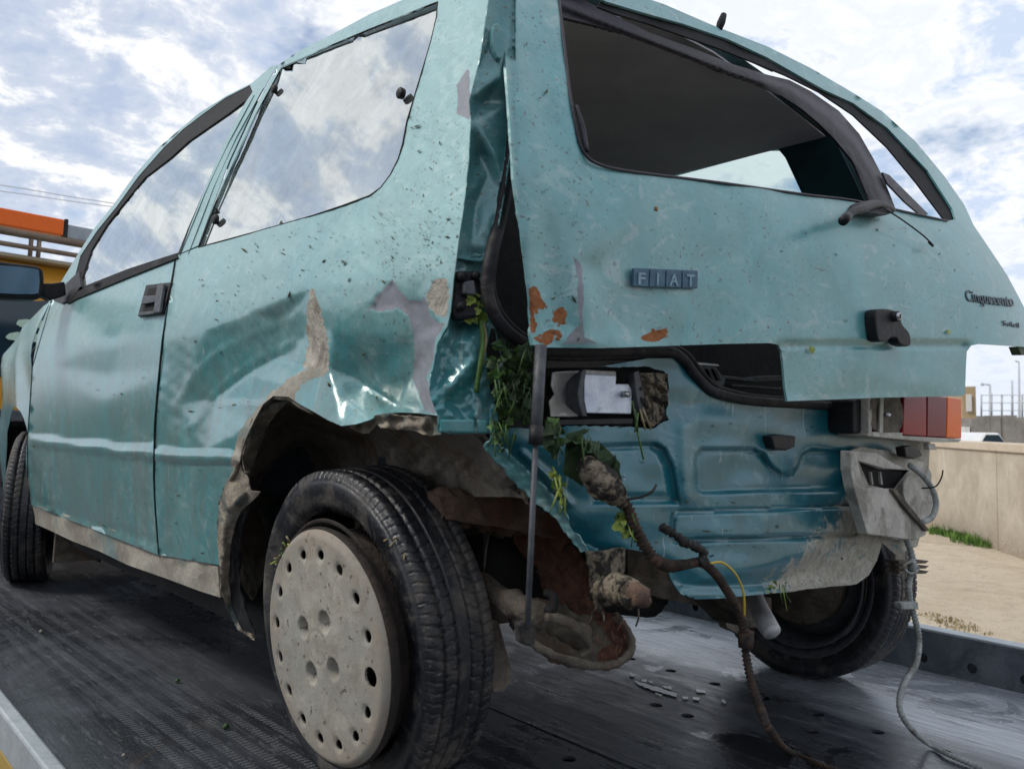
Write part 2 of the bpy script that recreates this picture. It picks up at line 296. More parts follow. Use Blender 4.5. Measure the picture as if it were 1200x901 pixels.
def solid(o, t, off=-1):
    if t: m = o.modifiers.new('solid', 'SOLIDIFY'); m.thickness = t; m.offset = off; m.use_even_offset = False
    return o
def rays(P):
    P = np.asarray(P, float); return FW[None] + RT[None]*((P[:, 0:1]-600)/FOC) + UP[None]*((450.5-P[:, 1:2])/FOC)
def unproj(P, g, d=0.):
    D = rays(P); d = np.broadcast_to(d, (len(D),)); lo = np.full(len(D), 14.); hi = np.full(len(D), 14.); open_ = np.ones(len(D), bool); prev = .3
    for t in np.arange(.4, 8., .1):                       # march to the first crossing, then bisect
        k = open_ & (g(CP[None]+D*t)-d > 0); lo[k] = prev; hi[k] = t; open_ &= ~k; prev = t
    lo[open_] = 8.
    for _ in range(34):
        mid = (lo+hi)/2; Q = CP[None]+D*mid[:, None]; s = g(Q)-d > 0
        hi = np.where(s, mid, hi); lo = np.where(s, lo, mid)
    return CP[None]+D*((lo+hi)/2)[:, None]
def U1(px, py, g, d=0.): return unproj([(px, py)], g, d)[0]
def pX(x0): return lambda Q: Q[:, 0]-x0
def pY(y0, b=0., c=0., z0=0.): return lambda Q: Q[:, 1]-(y0+b*Q[:, 0]+c*(Q[:, 2]-z0))
def pZ(z0): return lambda Q: z0-Q[:, 2]
SZ = np.array([0, .15, .25, .50, .70, .765, .80, .86, .93, 1.0, 1.2, 1.30, 1.36, 1.42]); SS = np.array([.66, .68, .70, .728, .7395, .743, .739, .727, .705, .683, .620, .587, .566, .540])
# smooth the section a little
_z = np.linspace(0, 1.5, 301); _s = np.interp(_z, SZ, SS); _k = np.hanning(9); _k /= _k.sum(); _s = np.convolve(np.pad(_s, 4, 'edge'), _k, 'valid')
def sec(Q): return np.interp(Q[:, 2], _z, _s) - .05*np.maximum(0, Q[:, 1]-1.6)**2
def gL(Q): return Q[:, 0]+sec(Q)
def gR(Q): return Q[:, 0]-sec(Q)
def gT(Q): return Q[:, 1]-(-.44-.11*Q[:, 0]+.48*np.logaddexp(0, (Q[:, 2]-.95)*22)/22 + .35*np.maximum(0, Q[:, 0]-.52)**2)
def gP(Q): return Q[:, 1]-(-.34-.04*Q[:, 0])
def gArch(Q): return Q[:, 1]-(-.36+.36*(Q[:, 2]-.9)+.12*np.clip(.1-Q[:, 0], 0, .6))
def inpoly(P, poly):
    P = np.asarray(P); x, y = P[:, 0], P[:, 1]; r = np.zeros(len(P), bool); n = len(poly)
    for i in range(n):
        x1, y1 = poly[i]; x2, y2 = poly[(i+1) % n]
        if y1 == y2: continue
        r ^= ((y1 > y) != (y2 > y)) & (x < (x2-x1)*(y-y1)/(y2-y1)+x1)
    return r
def dseg(P, poly, closed=True):
    P = np.asarray(P, float); d = np.full(len(P), 1e9); n = len(poly)
    for i in range(n if closed else n-1):
        a = np.array(poly[i], float); b = np.array(poly[(i+1) % n], float); ab = b-a; L = max((ab**2).sum(), 1e-12)
        t = np.clip(((P-a)@ab)/L, 0, 1); q = a+t[:, None]*ab; d = np.minimum(d, np.hypot(*(P-q).T))
    return d
def dens(poly, sp, closed=True):
    out = []; n = len(poly)
    for i in range(n if closed else n-1):
        a = np.array(poly[i], float); b = np.array(poly[(i+1) % n], float); k = max(1, int(round(np.hypot(*(b-a))/sp)))
        out += [tuple(a+(b-a)*j/k) for j in range(k)]
    if not closed: out.append(tuple(poly[-1]))
    return out
def smoothp(poly, closed=True, k=4):
    """Catmull-Rom through the points"""
    P = [np.array(p, float) for p in poly]; n = len(P); out = []
    for i in range(n if closed else n-1):
        g = (lambda j: P[j % n]) if closed else (lambda j: P[min(max(j, 0), n-1)])
        p0, p1, p2, p3 = g(i-1), g(i), g(i+1), g(i+2)
        for j in range(k):
            t = j/k; out.append(tuple(.5*((2*p1)+(-p0+p2)*t+(2*p0-5*p1+4*p2-p3)*t*t+(-p0+3*p1-3*p2+p3)*t**3)))
    if not closed: out.append(tuple(P[-1]))
    return out
def jag(poly, sp, amp, seed=1, closed=True):
    r = np.random.RandomState(seed); d = dens(poly, sp, closed); q = r.uniform(-amp, amp, (len(d), 2)); return [(p[0]+a, p[1]+b) for p, (a, b) in zip(d, q)]
def cdt(outline, holes=(), patches=(), lines=(), sp=6., osp=None):
    V = []; E = []
    osp = osp or sp
    def add(poly, closed=True, s=None):
        d = dens(poly, s or osp, closed); b = len(V); V.extend(d); m = len(d)
        E.extend([(b+i, b+(i+1) % m) for i in range(m if closed else m-1)])
    add(outline)
    for h in holes: add(h)
    for p in patches: add(p)
    for l in lines: add(l, False)
    o = np.array(outline); x0, y0 = o.min(0); x1, y1 = o.max(0)
    gx, gy = np.meshgrid(np.arange(x0+sp*.5, x1, sp), np.arange(y0+sp*.5, y1, sp*.87)); gx = gx+(np.arange(gx.shape[0]) % 2)[:, None]*sp*.5
    G = np.stack([gx.ravel(), gy.ravel()], 1); k = inpoly(G, outline)
    G = G[k]; d = dseg(G, outline); 
    for h in holes: d = np.minimum(d, dseg(G, h)); G2 = inpoly(G, h); d[G2] = 0
    for p in patches: d = np.minimum(d, dseg(G, p))
    for l in lines: d = np.minimum(d, dseg(G, l, False))
    G = G[d > sp*.42]
    V = [Vector(v) for v in V]+[Vector(g) for g in G]
    r = geometry.delaunay_2d_cdt(V, E, [], 0, 1e-5)
    vs = np.array([tuple(v) for v in r[0]]); F = np.array([f for f in r[2] if len(f) == 3])
    c = vs[F].mean(1); k = inpoly(c, outline)
    for h in holes: k &= ~inpoly(c, h)
    F = F[k]; c = c[k]; fm = np.zeros(len(F), int)
    for i, p in enumerate(patches): fm[inpoly(c, p)] = i+1
    used = np.unique(F); rem = -np.ones(len(vs), int); rem[used] = np.arange(len(used))
    return vs[used], rem[F], fm
def ctrl(points, r=0., creases=()):
    """piecewise linear surface through control points (x, y, d): creases where the metal is folded"""
    A = np.array(points, float); res = geometry.delaunay_2d_cdt([Vector(a[:2]) for a in A], [(c[i], c[i+1]) for c in creases for i in range(len(c)-1)], [], 0, 1e-5)
    vs = np.array([tuple(v) for v in res[0]]); T = np.array(res[2]); idx = [o[0] for o in res[3]]; val = A[idx, 2]
    def ev1(P):
        d = np.zeros(len(P))
        for t in T:
            a, b, c = vs[t]; det = (b[1]-c[1])*(a[0]-c[0])+(c[0]-b[0])*(a[1]-c[1])
            if abs(det) < 1e-9: continue
            u = ((b[1]-c[1])*(P[:, 0]-c[0])+(c[0]-b[0])*(P[:, 1]-c[1]))/det; v = ((c[1]-a[1])*(P[:, 0]-c[0])+(a[0]-c[0])*(P[:, 1]-c[1]))/det
            w = 1-u-v; k = (u >= 0) & (v >= 0) & (w >= 0); d[k] = u[k]*val[t[0]]+v[k]*val[t[1]]+w[k]*val[t[2]]
        return d
    def ev(P):
        if r <= 0: return ev1(P)
        s = ev1(P)
        for a in range(6): s = s+ev1(P+np.array([math.cos(a*PI/3), math.sin(a*PI/3)])*r)
        return s/7
    return ev
def ss(x): x = np.clip(x, 0, 1); return x*x*(3-2*x)
def fpoly(poly, depth, width):
    def ev(P): d = dseg(P, poly); k = inpoly(P, poly); return depth*ss(np.where(k, d, 0)/width)
    return ev
def fline(poly, depth, width, closed=False):
    return lambda P: depth*np.exp(-(dseg(P, poly, closed)/width)**2)
def fnoise(amp, scale, seed=0):
    r = np.random.RandomState(seed); ks = r.normal(size=(9, 2))/scale; ph = r.uniform(0, 6.28, 9)
    return lambda P: amp*sum(np.sin(P@k*2.2+p) for k, p in zip(ks, ph))/3
def thick_link(name, V, F, mats, parent, fm, t, smooth=True, world=False):
    V = np.asarray(V, float); F = np.asarray(F); fm = np.asarray(fm)
    if not t: return link(name, V, F.tolist(), mats, parent, fm, smooth, world)
    fn_ = np.cross(V[F[:, 1]]-V[F[:, 0]], V[F[:, 2]]-V[F[:, 0]]); N = np.zeros_like(V)
    for k in range(3): np.add.at(N, F[:, k], fn_)
    N /= np.linalg.norm(N, axis=1)[:, None]+1e-12
    n = len(V); B = V-N*t; E = {}
    for i, f in enumerate(F):
        for a, b in ((f[0], f[1]), (f[1], f[2]), (f[2], f[0])): E[(a, b)] = i
    rim = [(a, b, i) for (a, b), i in E.items() if (b, a) not in E]; rv = []; rf = []; rm = []
    for a, b, i in rim:
        k = 2*n+len(rv); rv += [V[b], V[a], B[a], B[b]]; rf.append([k, k+1, k+2, k+3]); rm.append(fm[i])
    VV = np.vstack([V, B, np.array(rv)]); FF = F.tolist()+(F[:, ::-1]+n).tolist()+rf
    return link(name, VV, FF, mats, parent, np.concatenate([fm, fm, np.array(rm, int)]), smooth, world)
def sheet(name, outline, mats, parent, surf, holes=(), patches=(), lines=(), feats=(), sp=6., thick=.0012, osp=None, off=0., smooth=True):
    vs, F, fm = cdt([(a, -b) for a, b in outline], [[(a, -b) for a, b in h] for h in holes], [[(a, -b) for a, b in h] for h in patches], [[(a, -b) for a, b in h] for h in lines], sp, osp)
    P = vs*np.array([1, -1]); d = np.full(len(P), off)
    for f in feats: d = d+f(P)
    Q = unproj(P, surf, d)
    return thick_link(name, Q, F, mats, parent, fm, thick, smooth)
def pmesh(name, outline, fn, mats, parent, holes=(), patches=(), sp=.05, thick=0, osp=None, world=False, smooth=True):
    vs, F, fm = cdt(outline, holes, patches, (), sp, osp); return thick_link(name, fn(vs), F, mats, parent, fm, thick, smooth, world)
def prism(name, poly, surf, ext, mat, parent, off=0., bev=.0015, world=False):
    """front outline traced on a surface, given real depth along ext (car frame)"""
    A = unproj(poly, surf, off) if not callable(poly) else None; ext = np.array(ext, float); n = len(A)
    V = list(A)+list(A+ext); c = A.mean(0)
    F = [list(range(n))[::-1], list(range(n, 2*n))]+[[i, (i+1) % n, n+(i+1) % n, n+i] for i in range(n)]
    o = link(name, V, F, mat, parent, smooth=False, world=world); fixn(o)
    if bev: b = o.modifiers.new('bevel', 'BEVEL'); b.width = bev; b.segments = 2; b.limit_method = 'ANGLE'
    return o
def fixn(o):
    bm = bmesh.new(); bm.from_mesh(o.data); bmesh.ops.recalc_face_normals(bm, faces=bm.faces[:]); bm.to_mesh(o.data); bm.free()
def box(name, lo, hi, mat, parent=None, bev=.003, world=False, rot=None):
    x0, y0, z0 = lo; x1, y1, z1 = hi
    V = [(x, y, z) for x in (x0, x1) for y in (y0, y1) for z in (z0, z1)]
    F = [(0, 1, 3, 2), (4, 6, 7, 5), (0, 4, 5, 1), (2, 3, 7, 6), (0, 2, 6, 4), (1, 5, 7, 3)]
    o = link(name, V, F, mat, parent, smooth=False, world=world); fixn(o)
    if bev: b = o.modifiers.new('bevel', 'BEVEL'); b.width = bev; b.segments = 2
    return o
def tubegeo(pts, rad, n=10, rib=None):
    P = np.array(pts, float); m = len(P); R = np.broadcast_to(rad, (m,)).astype(float)
    T = np.gradient(P, axis=0); T /= np.linalg.norm(T, axis=1)[:, None]+1e-12
    ref = np.array([.13, .31, .94]); V = []
    a = np.cross(T[0], ref); a /= np.linalg.norm(a)
    for i in range(m):
        a = a-T[i]*(a@T[i]); a /= np.linalg.norm(a)+1e-12; b = np.cross(T[i], a)
        for j in range(n): t = 2*PI*j/n; V.append(P[i]+R[i]*(a*math.cos(t)+b*math.sin(t)))
    F = [[i*n+j, i*n+(j+1) % n, (i+1)*n+(j+1) % n, (i+1)*n+j] for i in range(m-1) for j in range(n)]
    F += [list(range(n))[::-1], [(m-1)*n+j for j in range(n)]]
    return V, F
def tube(name, pts, rad, mat, parent=None, n=10, k=5, rib=0, ribd=.15, jit=0., world=False):
    P = smoothp(pts, False, k) if k > 1 else [tuple(p) for p in pts]; P = np.array(P)
    if np.ndim(rad): rad = np.interp(np.linspace(0, 1, len(P)), np.linspace(0, 1, len(rad)), rad)
    if rib:
        L = np.concatenate([[0], np.cumsum(np.linalg.norm(np.diff(P, axis=0), axis=1))]); s = np.arange(0, L[-1], rib/4)
        rad = np.interp(s, L, np.broadcast_to(rad, (len(P),))); P = np.stack([np.interp(s, L, P[:, i]) for i in range(3)], 1)
        rad = rad*(1+ribd*np.sin(s/rib*2*PI))
    if jit: P = P+RNG.normal(size=P.shape)*jit; rad = rad*(1+RNG.normal(size=len(P))*.12)
    V, F = tubegeo(P, rad, n); return link(name, V, F, mat, parent, world=world)
def path(lst): return [U1(a, b, pY(y)) for a, b, y in lst]
def merge(name, parts, mat, parent, fmat=None, smooth=True, world=False):
    V = []; F = []; fm = []
    for i, p in enumerate(parts):
        v, f = p[0], p[1]; b = len(V); V.extend(v); F.extend([[q+b for q in g] for g in f]); fm += [p[2] if len(p) > 2 else 0]*len(f)
    return link(name, V, F, mat, parent, fm, smooth, world)

# ------------------------------------------------------------------ ground and background (world frame)
def wray(px, py): return WF+WR*(px-600)/FOC+WU*(450.5-py)/FOC
def wg(px, py, z=0.): d = wray(px, py); return CW+d*((z-CW[2])/d[2])
def wdist(px, py, dist): d = wray(px, py); return CW+d*(dist/math.hypot(d[0], d[1]))
def gmap(v):
    z = .03*np.sin(v[:, 0]*.5)*np.cos(v[:, 1]*.43)*np.clip((np.hypot(v[:, 0], v[:, 1])-3)/5, 0, 1); return np.stack([v[:, 0], v[:, 1], z], 1)
g_ = 0
gp = []; gf = []; rs = [0]+list(np.geomspace(1, 1500, 60)); na = 72
for r in rs:
    for a in range(na): gp.append((r*math.cos(a*2*PI/na), r*math.sin(a*2*PI/na)))
gv = gmap(np.array(gp)); gf = [[i*na+j, i*na+(j+1) % na, (i+1)*na+(j+1) % na, (i+1)*na+j] for i in range(len(rs)-1) for j in range(na)]
tag(link('ground', gv, gf, 'dirt_ground', world=True), kind='structure')
tag(pmesh('added_road', [(-60, -60), (2.2, -60), (2.0, -5), (1.6, 1.5), (2.0, 12), (-2, 60), (-60, 60)], lambda v: np.stack([v[:, 0], v[:, 1], 0*v[:, 0]+.035], 1), 'asphalt', None, sp=6, osp=6, world=True), kind='structure')  # unseen dark asphalt, added to darken what the lower paint reflects
bk_v = []; bk_f = []; ny = 90; pr_ = [(-11, -.1), (-12.5, 1.2), (-14, 2.5), (-16, 3.3), (-22, 3.7), (-40, 3.9)]
for i in range(ny+1):
    y = -40+i*1.4
    for x, z in pr_: bk_v.append((x+.5*math.sin(y*.31+x), y, z*(1+.07*math.sin(y*.9+x*1.7)+.05*math.sin(y*2.3))))
for i in range(ny):
    for j in range(len(pr_)-1): a_ = i*len(pr_)+j; bk_f.append((a_, a_+1, a_+len(pr_)+1, a_+len(pr_)))
tag(link('unseen_bank', bk_v, bk_f, 'unseen_bank_scrub', world=True), kind='structure')  # unseen dark bank, added so the door paint has something dark to reflect
# concrete wall
A = wg(1060, 604); B = wg(1200, 648); dirw = (B-A)/np.linalg.norm(B-A); nw = np.array([-dirw[1], dirw[0], 0.]); nw = nw if nw@WF > 0 else -nw
H = CW[2]+(wray(1090, 514)[2])*(np.linalg.norm((wg(1090, 613)-CW)[:2])/np.hypot(*wray(1090, 514)[:2]))
def wall_piece(name, s0, s1, z0, z1, t0, t1, mat, par):
    V = []
    for s in (s0, s1):
        for t in (t0, t1):
            for z in (z0, z1): q = A+dirw*s+nw*t; V.append((q[0], q[1], z))
    F = [(0, 1, 3, 2), (4, 6, 7, 5), (0, 4, 5, 1), (2, 3, 7, 6), (0, 2, 6, 4), (1, 5, 7, 3)]
    o = link(name, V, F, mat, par, smooth=False, world=True); fixn(o); b = o.modifiers.new('bevel', 'BEVEL'); b.width = .012; b.segments = 2; return o
wall = empty('concrete_wall', 'low beige concrete wall across the dirt track behind the tow truck', 'wall', world=True)
s = -14.
while s < 9: wall_piece('wall_panel', s, s+2.99, -.3, H-.112, 0, .2, 'concrete_wall', wall); s += 3
wall_piece('coping', -14, 9, H-.11, H, -.03, .23, 'coping', wall)
# grass tufts at the wall foot and on the track
def blades(name, centres, n, h, mat, spread, kind=None, world=True, parent=None):
    V = []; F = []
    for c in centres:
        for _ in range(n):
            a = random.uniform(0, 6.28); r = spread*math.sqrt(random.random()); x = c[0]+r*math.cos(a)*c[3]; y = c[1]+r*math.sin(a)*c[3]; hh = h*random.uniform(.4, 1)*c[3]; b = random.uniform(0, 6.28)
            w = .006+hh*.03; lx, ly = math.cos(b)*w, math.sin(b)*w; ex, ey = random.uniform(-.5, .5)*hh, random.uniform(-.5, .5)*hh; k = len(V)
            V += [(x-lx, y-ly, c[2]), (x+lx, y+ly, c[2]), (x+ex*.4+lx*.7, y+ey*.4+ly*.7, c[2]+hh*.6), (x+ex*.4-lx*.7, y+ey*.4-ly*.7, c[2]+hh*.6), (x+ex, y+ey, c[2]+hh)]
            F += [(k, k+1, k+2, k+3), (k+3, k+2, k+4)]
    return link(name, V, F, mat, parent, world=world)
cs = [(*(wg(x, 622+(x-1090)*.30))[:2]+np.array([random.uniform(-.05, .05), random.uniform(-.22, -.02)]), 0., random.choice([.25, .4, .6, .9, 1.3])) for x in np.arange(1086, 1150, 1.7)]
tag(blades('grass', cs, 60, .14, 'grass', .20), 'green grass growing along the foot of the beige wall', 'grass', kind='stuff')
cs = [(*wg(x, y)[:2], 0., s_) for x, y, s_ in [(1105, 727, .6), (1115, 732, .8), (1126, 735, .7), (1140, 741, .6), (1092, 722, .5)]]
tag(blades('dry_grass', cs, 45, .05, 'straw', .22), 'sparse dry weeds on the dirt track beyond the truck bed', 'dry grass', kind='stuff')
# far buildings
def wbox(name, px0, px1, ptop, dist, depth, mat, par, z0=-.5, bev=.02):
    a, b = wdist(px0, 480, dist), wdist(px1, 480, dist); top = wdist(px0, ptop, dist)[2]; d = np.array([WF[0], WF[1], 0]); d /= np.linalg.norm(d); d = d*depth
    V = [(*(p+q)[:2], z) for p in (a, b) for q in (0*d, d) for z in (z0, top)]
    o = link(name, V, [(0, 1, 3, 2), (4, 6, 7, 5), (0, 4, 5, 1), (2, 3, 7, 6), (0, 2, 6, 4), (1, 5, 7, 3)], mat, par, smooth=False, world=True); fixn(o); return o
bd = empty('tan_building', 'small tan building with a white gate pillar beyond the concrete wall', 'building', world=True)
wbox('wall', 1128, 1144, 453, 40, 8, 'tan_render', bd); wbox('window', 1133, 1139, 462, 39.9, .05, 'white_render', bd, z0=wdist(1133, 482, 39.9)[2]); wbox('pillar', 1130, 1136, 500, 38, .4, 'white_render', bd); wbox('wall', 1138, 1152, 490, 38, 1, 'grey_stone', bd)
sb = empty('stone_embankment', 'long low grey stone embankment with fence beyond the wall', 'embankment', world=True)
wbox('embankment_wall', 1146, 1600, 489, 46, 6, 'grey_stone', sb)
for k in range(26):
    x = 1148+k*15+random.uniform(-3, 3); wbox('block', x, x+random.uniform(12, 15), 489-random.uniform(-1, 2.5), 45.8, .5, 'grey_stone', sb)
fe = empty('mesh_fence', 'pale wire fence on top of the far embankment', 'fence', world=True)
for k in range(22):
    x = 1150+k*12.; p = wdist(x, 489, 47); tp = wdist(x, 462-(k % 2)*1, 47); V, F = tubegeo([p, tp], .045, 5); link('post', V, F, 'pole_grey', fe, world=True)
for yy in (463, 472, 481):
    V, F = tubegeo([wdist(1150, yy, 47), wdist(1404, yy, 47)], .018, 4); link('rail', V, F, 'pole_grey', fe, world=True)
def lamp(px, top, dist, arm, lab):
    e = empty('lamp_post', lab, 'lamp post', 'lamp posts beyond the far fence', world=True); b = wdist(px, 497, dist); b[2] = -.3
    V, F = tubegeo([b, wdist(px, top, dist)], [.12, .06], 6); link('pole', V, F, 'pole_grey', e, world=True)
    if arm: V, F = tubegeo([wdist(px, top, dist), wdist(px+arm, top-1, dist)], .05, 6); link('arm', V, F, 'pole_grey', e, world=True); V, F = tubegeo([wdist(px+arm, top-1, dist), wdist(px+arm*1.35, top, dist)], [.14, .05], 6); link('lamp_head', V, F, 'pole_grey', e, world=True)
lamp(1160, 451, 60, -8, 'short grey lamp post with arm nearest to the tan building'); lamp(1186, 446, 70, 0, 'thin bare grey post between the two lamp posts'); lamp(1194, 424, 75, -3, 'tallest grey lamp post at the right edge of the photo')
pc = empty('parked_car', 'white car parked far off behind the concrete wall', 'car', world=True)
a = wdist(1142, 500, 30); d = wdist(1186, 500, 30)-a; dep = np.array([WF[0], WF[1], 0])*1.6; zt = wdist(1160, 507, 30)[2]
prof = [(0, 0), (0, .55), (.12, .72), (.28, 1), (.66, 1), (.86, .66), (1.0, .58), (1.0, 0)]
V = [(*(a+d*u+q)[:2], .25+(zt-.25)*v) for q in (0*dep, dep) for u, v in prof]; n = len(prof)
o = link('body', V, [list(range(n)), list(range(2*n-1, n-1, -1))]+[[i, (i+1) % n, n+(i+1) % n, n+i] for i in range(n)], 'white_car', pc, smooth=False, world=True); fixn(o); b = o.modifiers.new('b', 'BEVEL'); b.width = .05; b.segments = 2
V = [(*(a+d*u-dep*.01)[:2], .25+(zt-.25)*v) for u, v in [(.16, .70), (.3, .94), (.64, .94), (.80, .70)]]; link('window', V, [(0, 1, 2, 3)], 'dark_glass', pc, world=True)
for u in (.2, .8):
    c = a+d*u-dep*.02; V, F = tubegeo([(c[0], c[1], .3), (c[0]+dep[0]*.15, c[1]+dep[1]*.15, .3)], .3, 16); link('wheel', V, F, 'rubber', pc, world=True)
for dy, lab in ((0, 'upper overhead cable crossing the sky behind the truck cab'), (7, 'lower overhead cable crossing the sky behind the truck cab')):
    tag(tube('overhead_cable', [wdist(-120, 204+dy, 30), wdist(0, 217+dy*1.0, 30), wdist(130, 238+dy*.6, 30), wdist(400, 275, 30)], .014, 'pole_grey', None, 5, 4, world=True), lab, 'cable', 'overhead cables at upper left')

# ------------------------------------------------------------------ tow truck
tr_ = empty('tow_truck', 'yellow flatbed tow truck with grey steel bed and orange light bar', 'tow truck')
def circ(x, y, r, n=14, ry=None): return [(x+r*math.cos(2*PI*i/n), y+(ry or r)*math.sin(2*PI*i/n)) for i in range(n)]
hol = [(.405, y) for y in np.arange(-.86, 3.6, .1325)]+[(.15, y) for y in (.05, -.035, -.30, -.42)]+[(-.30, y) for y in np.arange(1.22, 2.4, .17)]+[(-.235, -.05), (.29, -.245), (-.37, 1.70)]
def split_deck(x0, x1):
    hs = [circ(x, y, .0145, 14) for x, y in hol if x0+.02 < x < x1-.02 and -1.7 < y < 4]
    pmesh('deck_plate', [(x0, -1.9), (x1, -1.9), (x1, 4.1), (x0, 4.1)], lambda v: np.stack([v[:, 0], v[:, 1], 0*v[:, 0]], 1), 'deck_steel', tr_, hs, sp=.12, thick=.006, osp=.12, smooth=False)
split_deck(-.962, -.176); split_deck(-.168, 1.01)
box('deck_frame', (-.95, -1.85, -.12), (1.0, 4.1, -.045), 'under_dark', tr_)
box('side_rail', (-.99, -1.9, -.055), (-.962, 4.1, .014), 'rail_pale', tr_, .005)
box('side_panel', (-.985, -1.9, -.42), (-.955, 4.1, -.06), 'truck_side_yellow', tr_, .004)
def rmap(v): return np.stack([0*v[:, 0]+1.012, v[:, 0], v[:, 1]], 1)
hs = [circ(y, .034, .0125, 14) for y in np.arange(-1.54, 3.8, .123)]
pmesh('side_rail', [(4.1, 0.0), (-1.9, 0.0), (-1.9, .106), (4.1, .106)], rmap, 'rail_steel', tr_, hs, sp=.15, thick=.004, osp=.15, smooth=False)
box('rail_backing', (1.03, -1.9, -.055), (1.06, 4.1, .100), 'rail_steel', tr_); box('rail_cap', (1.008, -1.9, .107), (1.064, 4.1, .113), 'rail_pale', tr_, .002)
for y in (-1.2, 2.8): box('cross_member', (-.9, y, -.3), (.95, y+.12, -.125), 'under_dark', tr_)
for sx_ in (-1, 1):
    for y in (1.0, 3.2):
        V, F = tubegeo([(sx_*.95, y, -.62), (sx_*.70, y, -.62)], .40, 30); link('truck_wheel', V, F, 'tyre', tr_)
box('chassis', (-.4, -1.2, -.55), (.4, 5.8, -.31), 'under_dark', tr_)
# cab
YC = 4.2
cab = [(YC, -.7), (YC, 1.35), (YC+.12, 1.47), (YC+1.2, 1.50), (YC+1.5, 1.0), (YC+1.75, .5), (YC+1.8, -.7)]
V = [(x, y, z) for x in (-.98, 1.02) for y, z in cab]; n = len(cab)
o = link('cab', V, [list(range(n)), list(range(2*n-1, n-1, -1))]+[[i, (i+1) % n, n+(i+1) % n, n+i] for i in range(n)], 'truck_yellow', tr_, smooth=False); fixn(o); b = o.modifiers.new('b', 'BEVEL'); b.width = .04; b.segments = 3
gc = pY(YC-.012)
box('added_headboard', (-.95, 4.02, 0), (.98, 4.06, .60), 'rail_steel', tr_, .01)  # dark panel added to keep cab yellow out of the deck reflections
wp = smoothp([(-90, 352), (-60, 330), (20, 352), (85, 352), (100, 372), (100, 425), (90, 440), (10, 440), (-80, 445)], True, 3)
sheet('rear_window', wp, 'dark_glass', tr_, gc, sp=14, thick=.01)
prism('window_reflection', smoothp([(20, 377), (30, 374), (72, 379), (74, 383), (60, 385), (24, 383)], True, 2), pY(YC-.026), (0, .008, 0), 'reflection_green', tr_)  # pale green streaks: cab window reflections modelled as strips
prism('window_reflection', smoothp([(8, 393), (20, 389), (54, 393), (58, 399), (40, 401), (10, 398)], True, 2), pY(YC-.026), (0, .008, 0), 'reflection_green', tr_)
prism('window_lower_trim', [(-80, 420), (110, 420), (110, 424), (-80, 424)], pY(YC-.028), (0, .01, 0), 'black_plastic', tr_)
box('cab_roof_band', (-.9, YC-.01, 1.455), (.9, YC+.3, 1.475), 'truck_cream', tr_)
for (z_, r_) in ((1.575, .022), (1.505, .014)):
    V, F = tubegeo([(-.95, YC-.1, z_), (.95, YC-.1, z_-.0)], r_, 10); link('frame_pipe', V, F, 'frame_brown', tr_)
for x in (-.9, -.33, -.29, .3, .9):
    V, F = tubegeo([(x, YC-.1, 1.46 if abs(x) < .5 else -.0), (x, YC-.1, 1.575)], .012, 8); link('frame_post', V, F, 'frame_brown', tr_)
lb = box('light_bar', (-.75, YC-.10, 1.605), (-.17, YC+.12, 1.70), 'beacon_orange', tr_, .008)
box('light_bar_end', (-.17, YC-.102, 1.60), (-.15, YC+.122, 1.705), 'black_plastic', tr_, .004)
box('light_bar_centre', (-.15, YC-.08, 1.60), (.35, YC+.10, 1.68), 'light_grey', tr_, .006)

# ------------------------------------------------------------------ the wrecked car
car = empty('wrecked_hatchback', 'dented dirty teal hatchback with smashed rear corner on the truck bed', 'car')
# --- left side
JL = [(187, 650), (183, 600), (181, 560), (182, 500), (186, 450), (191, 400), (197, 360), (207, 300)]     # door rear edge
fender = [(31, 598), (30, 560), (31, 515), (33, 470), (36, 430), (42, 392), (60, 345)]
def yz(poly, surf=gL): return [(-q[1], q[2]) for q in unproj(poly, surf)]
def mL(off=0., amp=0.):
    def f(v):
        Q = np.stack([0*v[:, 0], -v[:, 0], v[:, 1]], 1); Q[:, 0] = -sec(Q)+off+(.007*np.abs(np.sin(v[:, 0]*9+v[:, 1]*6))+.004*np.sin(v[:, 1]*17+v[:, 0]*8) if amp else 0); return Q
    return f
fd = yz(fender)
farch = [(-(2.2+.33*math.cos(a)), .275+.33*math.sin(a)) for a in np.linspace(PI*.93, .02, 18)]
fo = fd+[(-2.0, .955), (-2.35, .90), (-2.66, .80), (-2.72, .55), (-2.70, .28)]+[p for p in farch[::-1]]
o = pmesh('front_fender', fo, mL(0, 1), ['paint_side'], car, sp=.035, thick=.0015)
# door
dwin_out = [(82, 346), (94, 300), (114, 270), (136, 243), (162, 207), (192, 173), (214, 152), (239, 133), (264, 115), (293, 100), (296, 108), (284, 126), (262, 170), (240, 222), (223, 265), (211, 300)]
dwin_in = [(92, 338), (107, 293), (125, 264), (143, 241), (170, 208), (200, 185), (222, 165), (245, 149), (268, 133), (288, 118), (283, 129), (262, 172), (240, 222), (220, 268), (209, 296), (150, 315)]
door = [(33, 590), (32, 560), (33, 515), (35, 470), (38, 430), (44, 392), (62, 346), (90, 300), (110, 268), (133, 240), (158, 205), (186, 173), (233, 133), (265, 113), (296, 97), (318, 78), (325, 77), (300, 120), (268, 190), (232, 288)]+[(p[0]-2, p[1]) for p in JL[::-1]]
strip = [(24, 511), (100, 518), (190, 526), (300, 531), (300, 545), (190, 541), (100, 530), (24, 520)]
sh = smoothp([(100, 345), (112, 336), (146, 352), (148, 362), (140, 376), (118, 372), (100, 364), (86, 352)], True, 2)
